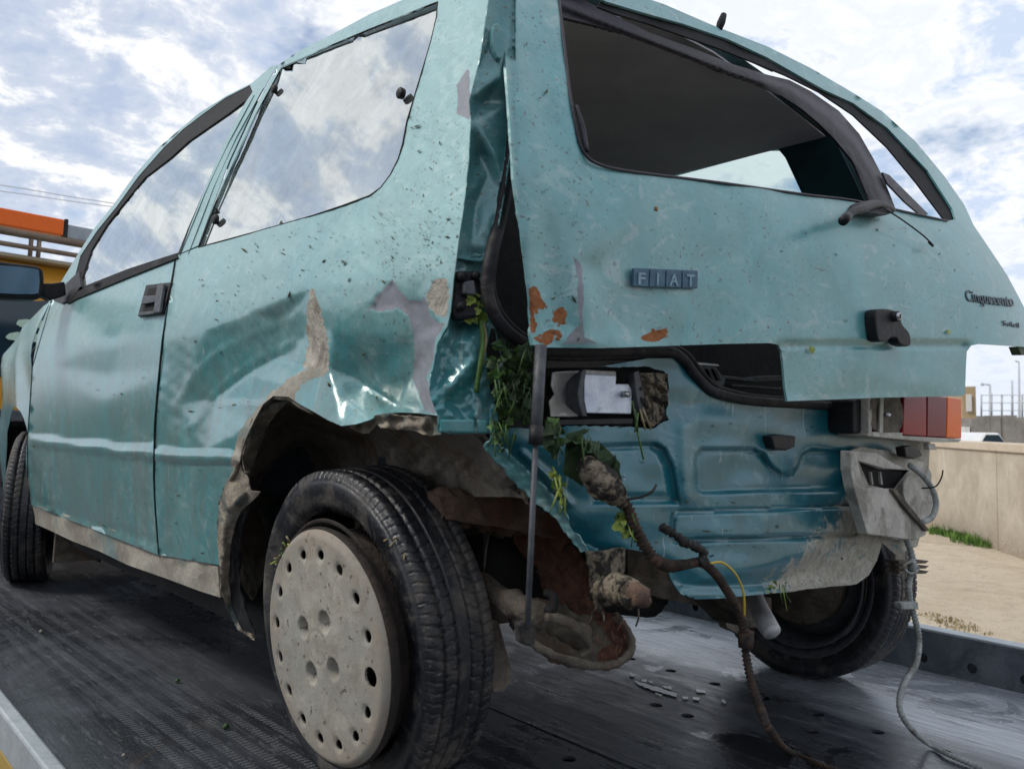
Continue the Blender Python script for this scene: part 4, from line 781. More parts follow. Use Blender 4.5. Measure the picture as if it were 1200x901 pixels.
tfe = [ctrl([(590, 0, .0), (655, 0, 0), (600, 300, -.004), (640, 290, .004), (670, 305, -.006), (682, 340, -.010), (690, 400, -.006), (624, 404, .006), (650, 370, .008), (700, 320, .004), (720, 380, .004), (800, 300, 0), (760, 250, -.002), (640, 220, -.003), (650, 180, .003), (880, 330, 0), (1000, 320, -.002), (1130, 330, 0), (780, 400, .003), (900, 395, 0), (1100, 400, 0), (1140, 262, 0), (1215, 408, 0), (923, 470, .004), (1128, 464, .0), (1030, 440, -.003)], 5),
       fline([(920, 404), (1130, 404)], .006, 2.2), fpoly([(905, 398), (1140, 398), (1140, 500), (905, 500)], .004, 6), fnoise(.0012, 30, 27), fline([(688, 190), (760, 207), (950, 232), (1110, 262)], .002, 5), fline([(596, 20), (602, 150), (612, 290), (619, 380)], .004, 4)]
tail = sheet('tailgate', tgo, ['paint_tailgate', 'rust_bright', 'rust_bright', 'rust_bright', 'rust_bright', 'primer']+['rust_bright']*len(rbl), car, gT, holes=[th_], patches=[rst1, rst2, rst3, rst4, prm2]+rbl, feats=tfe, sp=5.2, osp=5, thick=.004)
# seal band on the right arm
seal_i = [(1107, 258), (1073, 213), (1040, 173), (1000, 135), (960, 108), (920, 88), (880, 72), (840, 56), (800, 42), (760, 28), (720, 16), (700, 8)]
seal_o = [(705, 0), (750, 12), (800, 26), (853, 44), (900, 66), (935, 86), (967, 104), (1000, 119), (1040, 148), (1087, 198), (1118, 245), (1124, 260)]
sheet('window_seal', seal_i+seal_o, 'rubber', tail, gT, off=.006, feats=[fnoise(.0006, 14, 28)], sp=5, thick=.003)
lip_ = [U1(a, b, gT, -.001) for a, b in th_[1:15]]; tube('window_edge', lip_, .0022, 'seal_purple', tail, n=6, k=3)
tube('glass_remnant', [U1(a, b, gT, .014) for a, b in ((710, 4), (760, 24), (820, 46), (870, 68), (905, 84))], .0018, 'pale_metal', tail, n=6, k=3)
tube('torn_seal', [U1(a, b, gT, -.003) for a, b in ((675, 124), (680, 140), (684, 160), (688, 178), (684, 150), (677, 130))], .0025, 'seal_purple', tail, n=6, k=3)
# badge
def quadmap(o_, ux, uy): o_ = np.array(o_, float); ux = np.array(ux, float); uy = np.array(uy, float); return lambda u, v: o_+ux*u+uy*v
def text(s_, name, org, ux, uy, surf, off, thick, mat, parent, size=1., bold=.0, space=1.):
    cu = bpy.data.curves.new(name, 'FONT'); cu.body = s_; cu.size = 1; cu.offset = bold; cu.resolution_u = 3; cu.space_character = space
    ob = bpy.data.objects.new(name, cu); COL.objects.link(ob); bpy.context.view_layer.update()
    dg = bpy.context.evaluated_depsgraph_get(); me = bpy.data.meshes.new_from_object(ob.evaluated_get(dg)); bpy.data.objects.remove(ob)
    v = np.array([tuple(p.co)[:2] for p in me.vertices]); f = [list(p.vertices) for p in me.polygons]; bpy.data.meshes.remove(me)
    w = v[:, 0].max(); h = .72; P = np.array(org, float)[None]+v[:, 0:1]/w*np.array(ux, float)[None]+v[:, 1:2]/h*np.array(uy, float)[None]
    return solid(link(name, unproj(P, surf, off), f, mat, parent, smooth=False), thick)
bq = [(742, 314), (818, 317), (817, 338), (741, 335)]
badge = prism('badge', bq, gT, (0, .003, 0), 'badge_blue', tail, off=-.005, bev=.0008)
for i, ch in enumerate('FIAT'):
    a = 742+i*19.2; c0 = (a+.7, 315.2+i*.75)
    prism('badge_tile', [(a+.8, 315.5+i*.75), (a+18.6, 316.2+i*.75), (a+18.0, 336.0+i*.7), (a+.2, 335.3+i*.7)], gT, (0, .002, 0), 'badge_blue', badge, off=-.007, bev=.0006)
    text(ch, 'letter', (a+(5 if ch != 'I' else 8.0), 333+i*.7), (9.5 if ch != 'I' else 2.6, .4), (.5, -14), gT, -.0085, .001, 'badge_letter', badge, bold=.02)
text('Cinquecento', 'script_badge', (1133, 352.5), (56, 6.5), (-2.5, -13.5), gT, -.004, .002, 'letter_dark', tail, bold=.008, space=1.0)
text('Soleil', 'small_script_badge', (1176, 381), (19, 3.0), (-.8, -6.0), gT, -.003, .0015, 'letter_dark', tail, bold=-.0)
# lock handle
lk = prism('lock_handle', smoothp([(1026, 366), (1032, 362), (1046, 363), (1054, 368), (1058, 380), (1066, 390), (1068, 402), (1064, 406), (1055, 403), (1051, 396), (1044, 396), (1040, 400), (1030, 399), (1027, 385)], True, 3), gT, (0, .02, 0), 'black_plastic', tail, off=-.022, bev=.005)
c = U1(1049, 371, gT, -.024); V, F = tubegeo([c+[0, .01, 0], c+[-.001, -.006, 0]], .0095, 18); link('lock_ring', V, F, 'black_plastic', lk)
V, F = tubegeo([c+[0, .01, 0], c+[-.0012, -.009, 0]], .0068, 18); link('lock_cylinder', V, F, 'chrome_lock', lk)
box('key_slot', tuple(c+np.array([-.0022, -.0105, -.004])), tuple(c+np.array([.0003, -.0088, .0035])), 'black_plastic', lk, 0)
# rear wiper spindle and arm stub
wp_ = [U1(a, b, gT, d_) for a, b, d_ in ((990, 257, -.045), (998, 249, -.045), (1010, 245, -.042), (1028, 240, -.03), (1046, 246, -.02))]
wip = tube('wiper', wp_, [.0062, .0066, .008, .0085, .006], 'black_plastic', tail, n=12)
V, F = tubegeo([U1(988, 259, gT, -.048), U1(994, 253, gT, -.045)], [.0085, .008], 12); link('spindle_cap', V, F, 'black_plastic', wip)
prism('arm_base', smoothp([(1014, 238), (1024, 234), (1034, 237), (1046, 247), (1040, 252), (1022, 250), (1012, 247)], True, 2), gT, (0, .03, 0), 'black_plastic', wip, off=-.03, bev=.003)
tube('wiper_wire', [U1(a, b, gT, d_) for a, b, d_ in ((1028, 240, -.035), (1050, 253, -.03), (1070, 267, -.024), (1084, 278, -.02), (1093, 287, -.016))], .0016, 'rubber', wip, n=6)
V, F = tubegeo([U1(1089, 284, gT, -.02), U1(1093, 288, gT, -.015)], .0028, 8); link('wire_end', V, F, 'rubber', wip)
# washer jet on the roof edge
c0 = U1(842, 36, gT, .004); c1 = U1(848, 18, pY(c0[1]+.004)); V, F = tubegeo([c0, (c0+c1)/2, c1], [.006, .008, .006], 10); link('washer_jet', V, F, 'rubber', car)
# clip under the right end of the tailgate
prism('bump_pad', [(1193, 406), (1206, 407), (1206, 416), (1197, 416)], gT, (0, .02, 0), 'leaf_dark', tail, off=.006)
# gas strut hanging from the tailgate
gy = -.375
T0 = U1(634, 405, pY(gy)); T1 = U1(628, 512, pY(gy-.01)); T2 = U1(618, 735, pY(gy-.03))
stt = tube('gas_strut', [T0, (T0+T1)/2, T1], .0074, 'grey_plastic', car, n=14, k=1)
tube('strut_collar', [T1-(T1-T0)*.12, T1+(T1-T0)*.08], .0088, 'black_plastic', stt, n=14, k=1)
tube('strut_rod', [T1, (T1+T2)/2, T2], .0036, 'grey_plastic', stt, n=10, k=1)
prism('strut_end', [(608, 731), (616, 728), (628, 731), (628, 755), (620, 758), (610, 754)], pY(gy-.03), (0.004, .014, 0), 'rope_black', stt, bev=.003)

# --- right tail lamp
gTL = pY(-.41, .02); tl = empty('tail_lamp', None, None, parent=car)
prism('lamp_housing', [(1000, 469), (1018, 466), (1019, 508), (1001, 507)], gTL, (0, .07, 0), 'black_plastic', tl, off=.012, bev=.004)
for nm, q, mm in (('red_lens', [(1059.5, 462), (1086, 462.5), (1086, 512), (1058, 509.5)], 'lens_red'), ('red_lens', [(1087, 462.5), (1110, 465), (1109, 513), (1086.6, 512)], 'lens_dark_red'), ('orange_lens', [(1110.6, 465), (1127, 467), (1127, 514), (1109.6, 513)], 'lens_orange')):
    prism(nm, q, gTL, (0, .055, 0), mm, tl, off=0, bev=.003)
prism('lamp_base', [(1017, 508), (1128, 514.5), (1124, 518), (1088, 518), (1017, 511)], gTL, (0, .06, 0), 'mud_plastic', tl, off=-.004, bev=.002)
prism('reversing_lamp', [(1018, 464), (1059, 462), (1060, 505), (1057, 510), (1019, 508)], gTL, (0, .05, 0), 'lens_clear', tl, off=.006, bev=.002)
sheet('reflector_bowl', smoothp([(1020, 470), (1030, 465), (1048, 465), (1057, 474), (1058, 496), (1050, 506), (1030, 506), (1021, 498)], True, 3), 'grimy_metal', tl, gTL, off=-.004, sp=3, thick=.001, feats=[lambda P: .009*np.exp(-(((P[:, 0]-1039)/13)**2+((P[:, 1]-486)/14)**2))])
prism('lens_rim', [(1018, 463), (1060, 461), (1060, 464), (1021, 466), (1022, 506), (1058, 507), (1058, 511), (1018, 509)], gTL, (0, .03, 0), 'mud_plastic', tl, off=-.003, bev=.001)
prism('lamp_strap', [(1032, 464), (1036, 464), (1035, 507), (1031, 507)], gTL, (0, .004, 0), 'mud_plastic', tl, off=-.006, bev=.001)
c = U1(1041, 486, gTL, -.002); V, F = tubegeo([c+[.004, 0, 0], c, c+[-.012, 0, 0]], .004, 8); link('bulb', V, F, 'chrome_lock', tl)
# --- right bumper bracket
bkt = empty('bumper_bracket', None, None, parent=car)
gB = pY(-.395)
sheet('bracket_plate', [(998, 528), (1010, 524), (1040, 528), (1060, 536), (1085, 542), (1092, 556), (1090, 575), (1086, 610), (1076, 630), (1060, 634), (1016, 626), (1006, 590), (1000, 560)], 'mud_plastic', bkt, gP, off=-.012, holes=[[(1006, 540), (1030, 549), (1066, 551), (1048, 575), (1018, 568)]], feats=[fnoise(.004, 14, 31)], sp=5, thick=.004)
sheet('bracket_hollow_shade', [(1000, 535), (1072, 545), (1050, 580), (1010, 572)], 'under_dark', bkt, gP, off=-.005, sp=10, thick=.001)  # dark plate over the panel, painting the shade inside the bracket
for x in (1010, 1020, 1031): prism('bracket_rib', [(x, 553), (x+2, 553), (x+4, 568), (x+2, 568)], gP, (0, .01, 0), 'mud_plastic', bkt, off=-.010, bev=.0008)
prism('bracket_lip', [(1003, 529), (1028, 531), (1048, 543), (1066, 551), (1036, 549), (1006, 540)], gB, (0, .012, 0), 'mud_plastic', bkt, off=-.008, bev=.002)
prism('bracket_apron', [(1010, 571), (1047, 573), (1060, 594), (1086, 622), (1085, 627), (1072, 633), (1018, 626), (1014, 600)], gB, (0, .006, -.0), 'mud_plastic', bkt, off=-.014, bev=.002)
prism('bracket_rib', [(997, 528), (1004, 530), (1010, 560), (1016, 590), (1021, 626), (1017, 626), (1008, 596), (1001, 572), (997, 550)], gB, (0, .02, 0), 'mud_plastic', bkt, off=-.024, bev=.002)
prism('bracket_rib', [(1046, 574), (1050, 572), (1088, 619), (1086, 623), (1060, 594)], gB, (0, .02, 0), 'grimy_metal', bkt, off=-.022, bev=.002)
sheet('bracket_wing', smoothp([(1060, 566), (1070, 552), (1085, 555), (1090, 570), (1094, 590), (1090, 606), (1080, 612), (1062, 592)], True, 2), 'mud_plastic', bkt, gB, off=-.004, feats=[fline([(1070, 560), (1085, 580), (1082, 606)], .008, 5)], sp=4, thick=.003)
prism('lamp_plug', [(1060, 524), (1068, 522), (1078, 526), (1082, 534), (1072, 538), (1062, 535)], gB, (0, .02, 0), 'black_plastic', bkt, off=-.004, bev=.003)
prism('side_clip', [(1088, 519), (1096, 520), (1098, 527), (1089, 527)], gB, (0, .012, 0), 'mud_plastic', bkt)
tube('bracket_cable', path([(1066, 545, -.41), (1080, 556, -.42), (1092, 572, -.425), (1097, 590, -.43), (1092, 606, -.43), (1080, 612, -.425)]), .006, 'rope_pale', bkt, n=8)
tube('bracket_wire', path([(1080, 572, -.42), (1096, 570, -.44), (1103, 560, -.45), (1105, 551, -.45)]), .0016, 'rubber', bkt, n=6)
prism('hanger_plate', [(1049, 628), (1061, 630), (1061, 673), (1050, 673)], pY(-.33), (0, .012, 0), 'mud_pale', bkt, bev=.002)
for dy in (0, 6, 12): prism('hanger_fin', [(1053, 657+dy), (1089, 657+dy), (1085, 660+dy), (1054, 661+dy)], pY(-.345), (0, .03, 0), 'grimy_metal', bkt, bev=.001)

# --- wiring looms
hr = path([(728, 582, -.40), (738, 600, -.41), (745, 620, -.415), (757, 642, -.42), (770, 657, -.43), (785, 663, -.43), (805, 661, -.43), (822, 659, -.43), (838, 672, -.43), (852, 692, -.43), (866, 716, -.43), (873, 740, -.43), (874, 765, -.43), (880, 795, -.45), (891, 830, -.48), (904, 858, -.50)])
endp = np.array(U1(925, 880, pZ(.012))); end2 = np.array(U1(962, 896, pZ(.010)))
hp = hr+[endp, end2, np.array(U1(985, 905, pZ(.01)))]
loom = tube('wiring_loom', hp, [.0075]*6+[.0058]*9+[.0052]*4, 'rope_brown', car, n=10, rib=.0065, ribd=.22)
clump = tube('mud_lump', path([(686, 545, -.385), (697, 556, -.40), (708, 568, -.41), (720, 578, -.41), (730, 590, -.41)]), [.012, .019, .021, .016, .008], 'mud_clump', loom, n=22, k=9, jit=.0006)
tube('loom_branch', path([(775, 617, -.41), (788, 624, -.42), (800, 634, -.43), (815, 640, -.435), (825, 648, -.435), (820, 658, -.435)]), .006, 'rope_black', loom, n=8, rib=.008, jit=.0006)
tube('loom_wire', path([(826, 650, -.43), (833, 662, -.43), (838, 672, -.43)]), .0015, 'rope_black', loom, n=6)
tube('yellow_wire', path([(832, 660, -.435), (846, 659, -.44), (860, 670, -.44), (868, 684, -.44), (872, 700, -.44), (872, 722, -.435)]), .0018, 'yellow_wire', loom, n=6)
tube('loom_collar', path([(873, 742, -.43), (874, 757, -.43)]), .0125, 'rope_brown', loom, n=8, k=2, jit=.0008)
tube('loom_twig', path([(736, 585, -.42), (752, 582, -.43), (764, 576, -.44), (769, 568, -.44)]), .0018, 'rope_black', loom, n=6)
cb_ = path([(1062, 632, -.37), (1068, 648, -.38), (1070, 662, -.38), (1065, 684, -.38), (1067, 705, -.38), (1073, 728, -.385), (1077, 752, -.39), (1073, 778, -.40), (1060, 800, -.41), (1054, 820, -.42), (1057, 838, -.43), (1070, 856, -.44)])
cb_ += [np.array(U1(1088, 872, pZ(.008))), np.array(U1(1112, 884, pZ(.008))), np.array(U1(1150, 900, pZ(.006)))]
cable = tube('pale_cable', cb_, [.0062]*9+[.0055]*3+[.003, .005, .005], 'rope_pale', car, n=10, rib=.008, ribd=.12)
prism('cable_clip', [(1056, 706), (1076, 705), (1077, 714), (1057, 714)], pY(-.385), (0, .016, 0), 'rope_pale', cable, off=-.008, bev=.002)
tube('cable_knot', path([(1058, 663, -.385), (1068, 658, -.39), (1076, 666, -.39), (1068, 672, -.39), (1060, 667, -.385)]), .003, 'rope_pale', cable, n=6)
tube('cable_knot', path([(1068, 655, -.385), (1070, 672, -.385)]), .009, 'rope_pale', cable, n=8, k=2, jit=.0006)

# --- running gear and underside
ua = empty('rear_axle', None, None, parent=car)
sheet('chassis_rail', jag([(515, 582), (560, 580), (610, 582), (640, 592), (655, 604), (662, 622), (672, 634), (640, 630), (600, 620), (560, 614), (522, 608)], 8, .8, 33), 'rust_beam', ua, pY(-.22, -.2), feats=[fline([(520, 606), (600, 618), (670, 633)], -.01, 4), fnoise(.003, 16, 34)], sp=5, thick=.03)
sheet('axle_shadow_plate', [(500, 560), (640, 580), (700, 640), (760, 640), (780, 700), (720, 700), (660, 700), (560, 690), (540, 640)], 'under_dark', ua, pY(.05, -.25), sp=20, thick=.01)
tube('axle_beam', path([(560, 655, .0), (620, 668, .02), (700, 690, .05), (760, 700, .1)]), .045, 'under_dark', ua, n=14)
# spring pan: rusty curved plate
sheet('spring_pan', jag([(600, 622), (606, 617), (625, 622), (645, 628), (664, 636), (680, 650), (692, 672), (700, 696), (708, 715), (722, 732), (738, 750), (728, 752), (706, 742), (684, 730), (660, 716), (648, 708), (636, 690), (630, 665), (612, 650), (602, 636)], 6, .8, 35), 'rust', ua, pY(-.20, -.3), feats=[ctrl([(600, 620, -.02), (630, 640, .0), (665, 636, .012), (660, 680, -.012), (690, 700, .0), (640, 700, -.03), (700, 740, -.03), (738, 752, -.02), (710, 712, .01)], 5), fnoise(.003, 9, 36), fline([(632, 662), (648, 708), (700, 742)], -.006, 4)], sp=4, thick=.006)
sheet('trailing_arm', jag(smoothp([(600, 715), (620, 700), (650, 706), (680, 722), (704, 728), (722, 722), (735, 738), (741, 758), (734, 776), (712, 782), (684, 778), (658, 772), (636, 764), (618, 752), (604, 738)], True, 2), 5, .25, 37), ['grimy_metal', 'rust'], ua, pY(-.26, -.2), patches=[jag([(690, 700), (712, 716), (734, 742), (737, 760), (728, 772), (700, 776), (700, 766), (716, 752), (708, 738), (694, 726)], 4, 1.5, 38)], feats=[ctrl([(600, 715, .0), (650, 706, .0), (722, 722, .01), (741, 758, .01), (712, 782, .01), (636, 764, .01), (680, 752, .035), (650, 742, .030), (705, 752, .028), (680, 724, .0), (625, 730, .01)], 6), fline(smoothp([(620, 748), (650, 768), (700, 778), (734, 768), (738, 748)], False, 3), -.010, 4), fnoise(.002, 8, 39)], sp=3.8, thick=.012)
tube('lower_arm', path([(560, 682, -.10), (590, 702, -.17), (620, 715, -.22), (650, 730, -.245), (680, 745, -.25)]), [.018, .018, .018, .019, .020], 'grimy_metal', ua, n=16, jit=.0006)
tube('arm_flange', path([(606, 738, -.262), (622, 752, -.268), (650, 768, -.275), (690, 779, -.28), (722, 777, -.283), (738, 764, -.285), (740, 746, -.285), (728, 726, -.28)]), [.005, .006, .006, .007, .006, .006, .005, .004], 'grimy_metal', ua, n=8, jit=.0005)
tube('arm_rib', path([(640, 722, -.275), (662, 728, -.285), (682, 742, -.285), (690, 758, -.28), (682, 768, -.28)]), [.006, .008, .008, .006, .004], 'grimy_metal', ua, n=8, jit=.0005)
for i in range(12):
    x = random.uniform(698, 732); y = random.uniform(722, 768); tube('rust_strand', path([(x, y, -.31), (x+random.uniform(-8, 8), y+random.uniform(4, 14), -.315)]), .0010, 'rust', ua, n=4, k=2)
tube('brake_hose', path([(640, 694, -.24), (650, 700, -.26), (648, 715, -.26), (640, 712, -.25)]), .006, 'under_dark', ua, n=8)
sheet('shock_absorber', [(572, 724), (584, 728), (590, 750), (598, 780), (598, 800), (590, 810), (578, 810), (574, 770)], 'mud_liner', ua, pY(-.02), sp=6, thick=.03)
tube('dust_tube', path([(575, 620, .02), (580, 680, .02), (585, 730, .0)]), [.022, .022, .02], 'mud_liner', ua, n=14)
# bumper mount stump and broken bolt
sheet('bumper_mount', jag([(688, 646), (733, 643), (733, 668), (728, 680), (712, 692), (704, 716), (698, 704), (694, 684), (690, 664)], 5, 1.0, 41), ['mud_clump'], rear, gP, off=-.004, feats=[fnoise(.0018, 9, 42), fline([(700, 650), (712, 690)], -.012, 10)], sp=3.6, thick=.006)
tube('broken_bolt', path([(700, 696, -.38), (716, 690, -.41), (730, 690, -.44), (742, 696, -.46), (754, 704, -.47)]), [.012, .017, .018, .017, .009], 'mud_clump', rear, n=12, jit=.0012)
tube('bolt_end', path([(742, 692, -.462), (750, 700, -.472), (758, 707, -.475)]), [.012, .014, .003], 'rust_beam', rear, n=9, jit=.0025)
for x0, y0, x1, y1 in ((694, 716, 690, 730), (703, 712, 708, 728), (748, 712, 745, 734), (700, 700, 694, 720)): tube('root_strand', path([(x0, y0, -.40), ((x0+x1)/2+2, (y0+y1)/2, -.40), (x1, y1, -.40)]), .0012, 'mud_clump', rear, n=4, k=2)
# crossmember and floor edge behind the rear panel
sheet('cross_member', [(735, 640), (790, 650), (850, 700), (870, 745), (852, 735), (845, 715), (800, 706), (750, 694), (736, 682)], 'mud_liner', ua, pY(.02, -.1), feats=[fline([(740, 672), (850, 700)], -.02, 5), fnoise(.004, 20, 43)], sp=6, thick=.02)
prism('chassis_leg', [(846, 698), (905, 700), (905, 735), (880, 736), (858, 712)], pY(-.12), (0, .1, 0), 'grimy_metal', ua, bev=.004)
tube('exhaust_pipe', path([(884, 700, -.16), (890, 715, -.20), (898, 730, -.24), (905, 741, -.26)]), [.019, .02, .02, .018], 'pale_metal', ua, n=16)
cs_ = []
for i in range(60): a = i*.55; cs_.append(np.array([.34+.035*math.cos(a), -.02+.035*math.sin(a), .26+i*.0028]))
tube('coil_spring', cs_, .0055, 'grimy_metal', ua, n=8, k=2)
box('fuel_tank', (-.30, .30, .16), (.42, .85, .30), 'under_dark', ua, .03)

# --- wheels
def tyre_geo(r, w, rr, full=True):
    seg = 936
    pr = [(-w*.36, rr-.012), (-w*.44, rr-.004), (-w*.47, rr+.004), (-w*.495, rr+.02), (-w*.51, rr+(r-rr)*.45), (-w*.50, rr+(r-rr)*.62), (-w*.485, rr+(r-rr)*.75), (-w*.468, r-.014), (-w*.45, r-.008), (-w*.43, r-.004)]
    tr = [-.43]
    prof = list(pr)
    G = [-.27, -.09, .09, .27]
    xs = []
    for x in np.linspace(-.41, .41, 13): xs.append((x, 0))
    for g in G: xs += [(g-.022, 0), (g-.016, 1), (g+.016, 1), (g+.022, 0)]
    xs = sorted([x for x in xs if x[1] or not any(abs(x[0]-g) < .021 for g in G)])
    for x, d in xs: prof.append((x*w, r-.0080*d-.05*(abs(x)**4)*.3-(.0)))
    prof += [(-a, b) for a, b in pr[::-1]]
    P = np.array(prof); n = len(P); th = np.arange(seg)*2*PI/seg
    A = np.broadcast_to(P[:, 0], (seg, n)).copy(); Rr = np.broadcast_to(P[:, 1], (seg, n)).copy()
    x = P[:, 0]/w
    ph = (th[:, None]*104/(2*PI)+np.abs(x)[None]*2.2+np.sin(th*9)[:, None]*.03) % 1
    ph2 = (th[:, None]*78/(2*PI)-np.abs(x)[None]*3.0) % 1
    sh_ = (np.abs(x) > .275)[None] & (np.abs(x) < .455)[None]; mid = (np.abs(x) <= .26)[None] & (np.abs(x) > .1)[None]
    if full:
        Rr -= np.where(sh_ & (ph < .12), .0040, 0)+np.where(mid & (ph2 < .12), .0035, 0)
        Rr += .0012*np.sin(th*7)[:, None]*(np.abs(x) < .45)[None]
    V = np.stack([A, Rr*np.cos(th)[:, None], Rr*np.sin(th)[:, None]], 2).reshape(-1, 3)
    F = [[i*n+j, i*n+j+1, ((i+1) % seg)*n+j+1, ((i+1) % seg)*n+j] for i in range(seg) for j in range(n-1)]
    return V, F
def lathe(prof, seg=64):
    P = np.array(prof, float); n = len(P); V = [(p[0], p[1]*math.cos(a), p[1]*math.sin(a)) for a in np.arange(seg)*2*PI/seg for p in P]
    return V, [[i*n+j, i*n+j+1, ((i+1) % seg)*n+j+1, ((i+1) % seg)*n+j] for i in range(seg) for j in range(n-1)]
TV, TF = tyre_geo(.260, .132, .206)
tm = None
def wheel(c, n_, spin=0., mesh=None):
    """wheel frame: -X is the outward side"""
    e = bpy.data.objects.new('wheel', None); COL.objects.link(e); e.parent = car
    n_ = Vector(n_).normalized(); x = -n_; zt = Vector((0, 0, 1)); y = zt.cross(x).normalized(); z = x.cross(y)
    e.matrix_local = Matrix.Translation(Vector(c)) @ Matrix((x, y, z)).transposed().to_4x4() @ Matrix.Rotation(spin, 4, 'X')
    ty = bpy.data.objects.new('tyre', mesh) if mesh else link('tyre', TV, TF, 'tyre', e)
    if mesh: COL.objects.link(ty); ty.parent = e
    return e, ty
capc = U1(380, 757, pX(-.71)); nrm = np.array([-.995, 0, -.105])
w1, ty1 = wheel(capc-nrm*(.042+.065)+np.array([0, .050, 0]), nrm)
def rim_parts(e, mat='under_dark', sgn=-1):
    if e is not w1: V, F = lathe([(-.062, .207), (-.064, .204), (-.05, .185), (.05, .185), (.064, .204), (.062, .207)]); link('rim_flange', V, F, mat, e)
    V, F = lathe([(sgn*.064, .183), (sgn*.068, .181), (sgn*.066, .176), (sgn*.055, .170), (sgn*.03, .160), (0, .155), (-sgn*.03, .160), (-sgn*.055, .170), (-sgn*.066, .176), (-sgn*.066, .183)]); link('rim', V, F, mat, e)
    V, F = lathe([(sgn*.012, .0), (sgn*.016, .03), (sgn*.018, .034), (sgn*.010, .05), (sgn*.004, .075), (sgn*.018, .11), (sgn*.014, .13), (-sgn*.004, .157)]); link('wheel_disc', V, F, mat, e)
rim_parts(w1, 'rust_dark')
# hubcap: pressed steel-look cover with ring of oval holes and four stud recesses
def capmap(v):
    r = np.hypot(v[:, 0], v[:, 1]); x = -.119+.005*(r/.17)**2+.010*np.clip((r-.165)/.013, 0, 1)**2
    for i in range(4):
        a = math.radians(45+18+90*i); d = np.hypot(v[:, 0]-.049*math.cos(a), v[:, 1]-.049*math.sin(a)); x = x+.016*ss((.0175-d)/.007)
    x = x+.0014*np.exp(-((r-.026)/.0012)**2)-.0022*ss((.045-np.abs(r-.0))/.01)*0
    for i in range(16):
        a = math.radians(-4+22.5*i); d = np.hypot(v[:, 0]-.142*math.cos(a), v[:, 1]-.142*math.sin(a)); x = x+.004*np.exp(-(d/.0105)**4)
    return np.stack([x, -v[:, 0]-.050, v[:, 1]], 1)
holes_ = []
for i in range(16):
    a = math.radians(-4+22.5*i); big = (i == 0); ca, sa = math.cos(a), math.sin(a); L, Wd = (.0145, .0145) if big else (.0092, .0072)
    holes_.append([(.142*ca+L*math.cos(q)*(-sa)*1+Wd*math.sin(q)*ca, .142*sa+L*math.cos(q)*ca+Wd*math.sin(q)*sa) for q in np.arange(14)*2*PI/14])
cap = pmesh('hubcap', circ(0, 0, .178, 90), capmap, 'hubcap', w1, holes_, sp=.0034, osp=.0034, thick=.004)
V, F = lathe([(-.103, .172), (-.1055, .1795), (-.098, .1805), (-.088, .176), (-.080, .160), (-.045, .158)], 80); link('hubcap_rim', [(v[0], v[1]-.050, v[2]) for v in V], F, 'rust_dark', w1)
for i in (1, 0):
    a = math.radians(-4+22.5*i); c = (-.098, -.050-.142*math.cos(a), .142*math.sin(a)); V, F = tubegeo([np.array(c)+[0, 0, -.006], np.array(c), np.array(c)+[0, 0, .006]], [.003, .006, .003], 8); link('valve' if i == 0 else 'weight', V, F, 'leaf_green' if i == 0 else 'rust', w1)
# mud specks sitting on the tyre tread
D = rays([(930, 674)])[0]; tt = (.256-CP[2])/D[2]; cin = CP+D*tt
w2, ty2 = wheel(cin+np.array([.0675, 0, 0]), (-1, 0, 0), 1.0, ty1.data)
rim_parts(w2, 'grey_plastic')
V, F = lathe([(.02, .0), (.02, .11), (-.02, .125), (-.05, .125), (-.055, .118), (-.055, .02), (-.06, 0)], 40); link('brake_drum', V, F, 'grimy_metal', w2)
w3, ty3 = wheel((-.632, 2.2, .258), (-math.cos(.33), math.sin(.33), 0), 2.1, ty1.data); rim_parts(w3, 'grimy_metal')
w4, ty4 = wheel((.632, 2.2, .258), (math.cos(.33), -math.sin(.33), 0), .4, ty1.data); rim_parts(w4, 'grimy_metal')
pmesh('front_wheel_well', [(1.85, .10), (2.55, .10), (2.55, .62), (1.85, .62)], lambda v: np.stack([0*v[:, 0]-.50, v[:, 0], v[:, 1]], 1), 'under_dark', car, sp=.2, thick=.004)
box('wheel_well_panel', (-.68, 1.80, .22), (-.5, 1.83, .62), 'under_dark', car, .004)
box('mud_flap', (-.66, 1.78, .12), (-.52, 1.795, .28), 'grimy_metal', car, .002)

# --- door furniture
hd = prism('door_handle', [(171, 334), (200, 330.5), (190, 368), (161, 371)], gL, (.006, 0, 0), 'black_plastic', side_door, off=-.006, bev=.002)
prism('handle_cup', [(174, 338), (189, 336), (181, 365), (166, 367)], gL, (.01, 0, 0), 'under_dark', hd, off=-.0075, bev=.001)
prism('handle_pull', [(184, 334), (191, 333), (186, 366), (179, 367), (181, 354), (165, 357), (167, 347), (182, 346)], gL, (.008, 0, 0), 'grey_plastic', hd, off=-.016, bev=.002)
prism('handle_surround', [(163, 366), (186, 363.5), (185, 367), (162, 370)], gL, (.006, 0, 0), 'grey_plastic', hd, off=-.012, bev=.001)
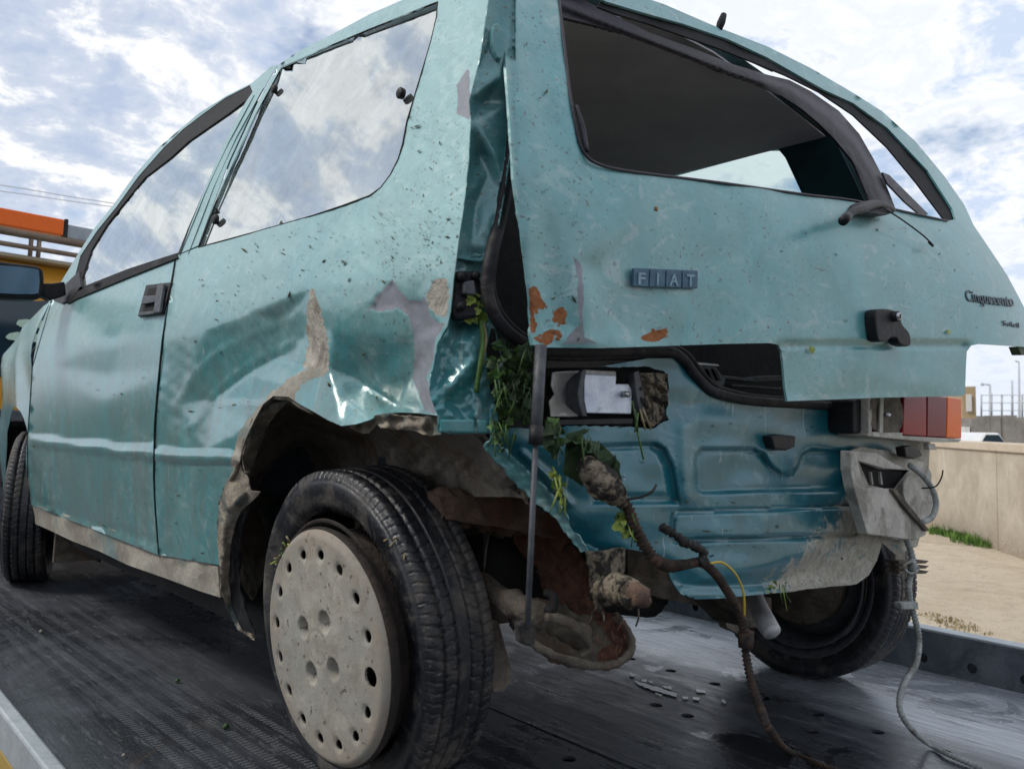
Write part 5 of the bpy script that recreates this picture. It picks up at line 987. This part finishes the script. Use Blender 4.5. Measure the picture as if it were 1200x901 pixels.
# wing mirror
mir = prism('wing_mirror', smoothp([(-40, 306), (-20, 304), (20, 309), (44, 312), (51, 318), (52, 335), (50, 347), (42, 351), (10, 350), (-20, 348), (-44, 345)], True, 2), pY(1.62), (0, .07, 0), 'black_plastic', side_door, bev=.008)
prism('mirror_glass', smoothp([(-36, 310), (0, 311), (40, 315), (46, 320), (46, 340), (40, 345), (0, 344), (-36, 341)], True, 2), pY(1.612), (0, .006, 0), 'mirror_glass', mir, bev=.001)
prism('mirror_arm', [(50, 332), (62, 332), (76, 330), (78, 346), (60, 352), (50, 347)], pY(1.66), (0, .05, 0), 'black_plastic', mir, bev=.004)
prism('mirror_base', [(62, 352), (74, 335), (92, 318), (94, 336), (84, 350), (72, 356)], gL, (.01, 0, 0), 'black_plastic', mir, off=-.006, bev=.002)
sheet('window_sill_strip', [(76, 349), (84, 344), (150, 318), (206, 298), (208, 302), (150, 325), (90, 350), (79, 356)], 'rubber', side_door, gL, off=-.005, sp=8, thick=.008)
# door gap lines
for nm, pl in (('door_gap', JL), ('pillar_seam', [(211, 300), (240, 228), (268, 168), (298, 112)]), ('pillar_seam', [(221, 298), (250, 222), (278, 160), (309, 104)]), ('door_gap', [(33, 590), (32, 515), (38, 430), (62, 348)])):
    q = unproj(dens(pl, 8, False), gL, -.0003 if nm == 'pillar_seam' else -.0004); V, F = tubegeo(q, .0014, 5); link(nm, V, F, 'rubber' if nm == 'door_gap' else 'trim_teal', side_door)
# ------------------------------------------------------------------ flecks of grass and mud stuck on the bodywork
def flecks(n, regions, surf, parent, size, mat, seed, dfun=None, holes=()):
    r = np.random.RandomState(seed); V = []; F = []
    pts = []
    for poly, k in regions:
        a = np.array(poly); lo, hi = a.min(0), a.max(0); c = 0
        while c < k:
            P = r.uniform(lo, hi, (200, 2)); m = inpoly(P, poly)
            for h in holes: m &= ~inpoly(P, h)
            for p in P[m][:k-c]: pts.append(p); c += 1
    pts = np.array(pts); d = np.zeros(len(pts))
    if dfun: d = sum(f(pts) for f in dfun)
    L = r.lognormal(-.15, .5, len(pts))*size*.62; L *= np.where(r.rand(len(pts)) < .12, 2.2, 1); W_ = L*r.uniform(.25, .8, len(pts)); an = r.uniform(0, PI, len(pts))
    for p, l, w, a, dd in zip(pts, L, W_, an, d):
        c, s = math.cos(a), math.sin(a)
        q = np.array([(l*c, l*s), (w*-s*.5+l*.3*c, w*c*.5+l*.3*s), (-l*c, -l*s), (w*s*.5, -w*c*.5)])+p
        b = len(V); V.extend(unproj(q, surf, dd-.0016)); V.append(unproj([p], surf, dd-.0016-.0006*l)[0]); F += [(b, b+1, b+4), (b+1, b+2, b+4), (b+2, b+3, b+4), (b+3, b, b+4)]
    o = link('dirt_fleck', V, F, mat, parent, smooth=False); o['kind'] = 'stuff'; return o
qb = [(300, 280), (430, 245), (470, 210), (520, 250), (535, 300), (520, 330), (460, 325), (400, 360), (370, 340), (330, 350), (250, 370), (220, 330)]
flecks(0, [(qb, 420), ([(480, 120), (540, 150), (540, 300), (470, 290)], 120), ([(430, 245), (535, 250), (530, 330), (450, 325)], 180), ([(200, 380), (350, 360), (340, 440), (280, 500), (190, 540)], 90), ([(195, 540), (280, 545), (255, 660), (190, 630)], 60), ([(390, 400), (480, 380), (480, 460), (400, 440)], 25), ([(400, 440), (460, 475), (400, 495), (350, 460)], 18)], gL, quarter, 1.3, 'fleck', 61, [dq])
flecks(0, [([(40, 440), (180, 420), (180, 640), (36, 590)], 70), ([(120, 350), (190, 320), (180, 440), (130, 420)], 14)], gL, side_door, 1.1, 'fleck', 62)
flecks(0, [([(596, 20), (650, 20), (672, 180), (700, 260), (640, 400), (624, 400), (605, 240)], 210), ([(640, 300), (680, 300), (680, 400), (630, 400)], 110), ([(700, 205), (1100, 262), (1180, 340), (1190, 400), (930, 400), (700, 400)], 120), ([(925, 406), (1125, 406), (1120, 455), (925, 460)], 22)], gT, tail, 1.2, 'fleck', 63, tfe[:1])
flecks(0, [([(640, 505), (990, 480), (1000, 680), (800, 690), (690, 640)], 240)], gP, rear, 1.5, 'fleck', 64, pfe, [R2])
flecks(0, [([(515, 400), (570, 400), (570, 500), (515, 490)], 120), ([(552, 130), (590, 150), (570, 300), (540, 290)], 30)], gC, car, 1.2, 'fleck', 65)
for (x, y, s_, c_) in ((806, 585, 5, 'leaf_dark'), (841, 612, 5, 'leaf_green'), (861, 612, 6, 'leaf_green'), (836, 618, 4, 'leaf_dark'), (952, 410, 5, 'leaf_yellow'), (1112, 389, 3, 'leaf_yellow'), (698, 265, 3, 'leaf_yellow'), (770, 245, 3, 'rust_bright')):
    g = gP if y > 480 else gT
    sheet('leaf_scrap', [(x-s_*.6, y-s_), (x+s_*.2, y-s_*.7), (x+s_*.8, y-s_*.1), (x, y+s_), (x-s_*.7, y+s_*.2)], c_, rear if y > 480 else tail, g, off=-.003, sp=3, thick=.0006, feats=[fnoise(.002, 4, int(x))])

# ------------------------------------------------------------------ weeds jammed in the wreck (things of their own)
def leaf_mesh(i, L=.02, W_=.012):
    r = random.Random(i); V = []; F = []; n = 6
    for j in range(n+1):
        u = j/n; w = W_*math.sin(PI*min(1, u*.92+.06))**.8*(1+.25*r.uniform(-1, 1)); z = L*.35*math.sin(u*2.2+r.uniform(-.2, .2)); V += [(-w, u*L, z+w*.5), (0, u*L, z), (w, u*L, z+w*.5*r.uniform(.3, 1.4))]
    for j in range(n):
        a = j*3; F += [(a, a+1, a+4, a+3), (a+1, a+2, a+5, a+4)]
    return V, F
LM = {}
for mt in ('leaf_dark', 'leaf_green', 'leaf_yellow'):
    for i in range(3):
        V, F = leaf_mesh(i*7+3); me = bpy.data.meshes.new('leaf'); me.from_pydata(V, [], F); me.materials.append(MAT[mt]); me.polygons.foreach_set('use_smooth', [True]*len(F)); LM[mt, i] = me
def weed(name, label, cat, pts, n, yd, spread, size, mats, stems=0):
    """pts: pixel outline of the tuft; leaves fill it in a shallow volume in front of depth plane yd"""
    e = empty(name, label, cat); r = random.Random(len(label)); a = np.array(pts); lo, hi = a.min(0), a.max(0); c = 0
    while c < n:
        p = (r.uniform(lo[0], hi[0]), r.uniform(lo[1], hi[1]))
        if not inpoly([p], pts)[0]: continue
        q = U1(*p, pY(yd-r.random()*spread)); o = bpy.data.objects.new('leaf', LM[r.choice(mats), r.randrange(3)]); COL.objects.link(o); o.parent = e
        o.matrix_local = Matrix.Translation(Vector(q)) @ Matrix.Rotation(r.uniform(0, 6.28), 4, 'Y') @ Matrix.Rotation(r.uniform(-.9, .9), 4, 'X') @ Matrix.Rotation(r.uniform(-.8, .8), 4, 'Z') @ Matrix.Scale(size*r.uniform(.6, 1.3), 4); c += 1
    for i in range(stems):
        x = r.uniform(lo[0], hi[0]); y = r.uniform(lo[1], hi[1]*.7+lo[1]*.3); dx = r.uniform(-12, 12); tube('stem', path([(x, y, yd-spread), (x+dx*.4, y+12, yd-spread-.01), (x+dx, y+r.uniform(18, 34), yd-spread)]), .0009, r.choice(mats), e, n=5, k=3)
    return e
weed('weed_clump', 'dark green weed clump jammed in the left lamp opening beside the strut', 'weeds', [(580, 408), (600, 405), (627, 412), (630, 470), (622, 495), (600, 490), (585, 470), (578, 440)], 150, -.30, .045, .72, ['leaf_dark', 'leaf_dark', 'leaf_green'], 16)
weed('weed_clump', 'small bright green leaf tuft under the broken lamp reflector right of the strut', 'weeds', [(642, 500), (662, 497), (664, 518), (655, 524), (644, 518)], 18, -.37, .015, .75, ['leaf_green', 'leaf_dark'], 2)
weed('weed_leaves', 'flat dark green leaves plastered below the broken lamp above the mud lump', 'leaves', [(678, 498), (694, 500), (700, 516), (724, 532), (716, 540), (690, 540), (678, 524)], 9, -.385, .012, 1.9, ['leaf_dark'], 6)
weed('weed_tuft', 'green and yellow tuft caught behind the black wiring loom on the rear panel', 'weeds', [(724, 602), (735, 598), (744, 612), (742, 626), (728, 624)], 24, -.40, .012, .5, ['leaf_green', 'leaf_yellow'], 3)
weed('weed_sprig', 'yellow green sprig hanging on the torn lower left panel edge', 'weeds', [(650, 552), (658, 556), (664, 575), (660, 590), (652, 574)], 16, -.36, .012, .45, ['leaf_yellow', 'leaf_green'], 7)
weed('weed_tuft', 'sparse dark weeds hanging over the torn body corner below the black opening', 'weeds', [(572, 490), (600, 492), (606, 510), (590, 525), (574, 512)], 28, -.32, .015, .45, ['leaf_dark', 'leaf_green'], 8)
weed('weed_sprig', 'thin pale green strand lying on the bottom edge of the rear panel', 'weeds', [(890, 688), (918, 684), (926, 688), (905, 694)], 6, -.385, .004, .4, ['leaf_yellow', 'leaf_green'], 3)
ys = weed('weed_stalk', 'yellow green weed stalk stuck upright beside the black lamp socket', 'weeds', [(556, 345), (563, 340), (568, 352), (572, 372), (566, 380), (554, 380), (552, 366)], 26, -.292, .012, .54, ['leaf_yellow'], 0)
tube('stalk', path([(564, 376, -.30), (566, 400, -.302), (563, 425, -.302), (558, 460, -.298)]), .0032, 'leaf_green', ys, n=8); tube('stalk', path([(566, 378, -.302), (570, 396, -.306), (565, 428, -.302)]), .0014, 'straw', ys, n=6)
st3 = empty('straw_bundle', 'bundle of dry straw stalks poking from the broken lamp', 'straw')
for x0, y0, x1, y1, m_ in ((744, 480, 748, 510, 'leaf_dark'), (750, 480, 756, 503, 'straw'), (753, 478, 763, 503, 'straw'), (744, 492, 754, 538, 'leaf_green'), (748, 484, 744, 506, 'leaf_green'), (741, 470, 746, 500, 'leaf_dark')): tube('stalk', path([(x0, y0, -.375), ((x0+x1)/2, (y0+y1)/2, -.385), (x1, y1, -.38)]), .0014, m_, st3, n=6)
tyw = empty('dry_sprig', 'dry brown sprig stuck on the shoulder of the rear tyre', 'sprig')
for i in range(9):
    a = U1(470+random.uniform(-8, 8), 634+random.uniform(-6, 8), pX(-.665-.0*i)); b_ = a+np.array([random.uniform(-.03, .0), random.uniform(-.02, .02), random.uniform(-.015, .02)]); tube('twig', [a, (a+b_)/2+np.array([0, 0, .003]), b_], .0014, 'straw', tyw, n=5, k=2)
tc_ = empty('green_sprig', 'green grass sprig caught at the top left rim of the hubcap', 'sprig')
for i in range(9):
    a = U1(322+i*2.2, 660-i*3.2, pX(-.725)); b_ = a+np.array([random.uniform(-.012, .0), random.uniform(-.016, .016), random.uniform(-.012, .012)]); tube('blade', [a, b_], .0016, random.choice(['leaf_green', 'straw', 'leaf_yellow']), tc_, n=5, k=1)
# small clods lying on the deck
cl = empty('deck_clods', 'two small green clods of grass lying on the left of the truck bed', 'clods')
for (x, y, r_) in ((265, 852, .006), (208, 798, .005), (48, 740, .004), (145, 885, .003)):
    c = U1(x, y, pZ(.004)); V, F = tubegeo([c+[-r_, 0, 0], c+[0, 0, r_*.5], c+[r_, r_*.3, 0]], [r_*.5, r_, r_*.4], 7); link('clod', V, F, 'leaf_dark' if r_ > .004 else 'mud_pale', cl)
sp_ = empty('white_splash', 'dried white splash marks on the dark middle of the truck bed', 'splash')
for i, q in enumerate([[(742, 797), (752, 799), (772, 805), (794, 813), (793, 816), (774, 811), (750, 803)], [(776, 803), (786, 804), (788, 807), (780, 806)], [(752, 795), (758, 796), (758, 799), (752, 798)], [(760, 797), (765, 798), (764, 800), (760, 799)], [(738, 788), (744, 789), (743, 792), (738, 791)], [(768, 811), (776, 813), (775, 815), (768, 813)], [(815, 807), (826, 808), (828, 811), (818, 811)], [(800, 815), (806, 816), (805, 819), (800, 818)], [(812, 816), (820, 817), (820, 820), (812, 819)], [(846, 818), (850, 820), (850, 824), (846, 822)]]):
    sheet('splash_mark', jag(q, 3, .7, 71+i), 'white_car', sp_, pZ(.003), sp=5, thick=0)
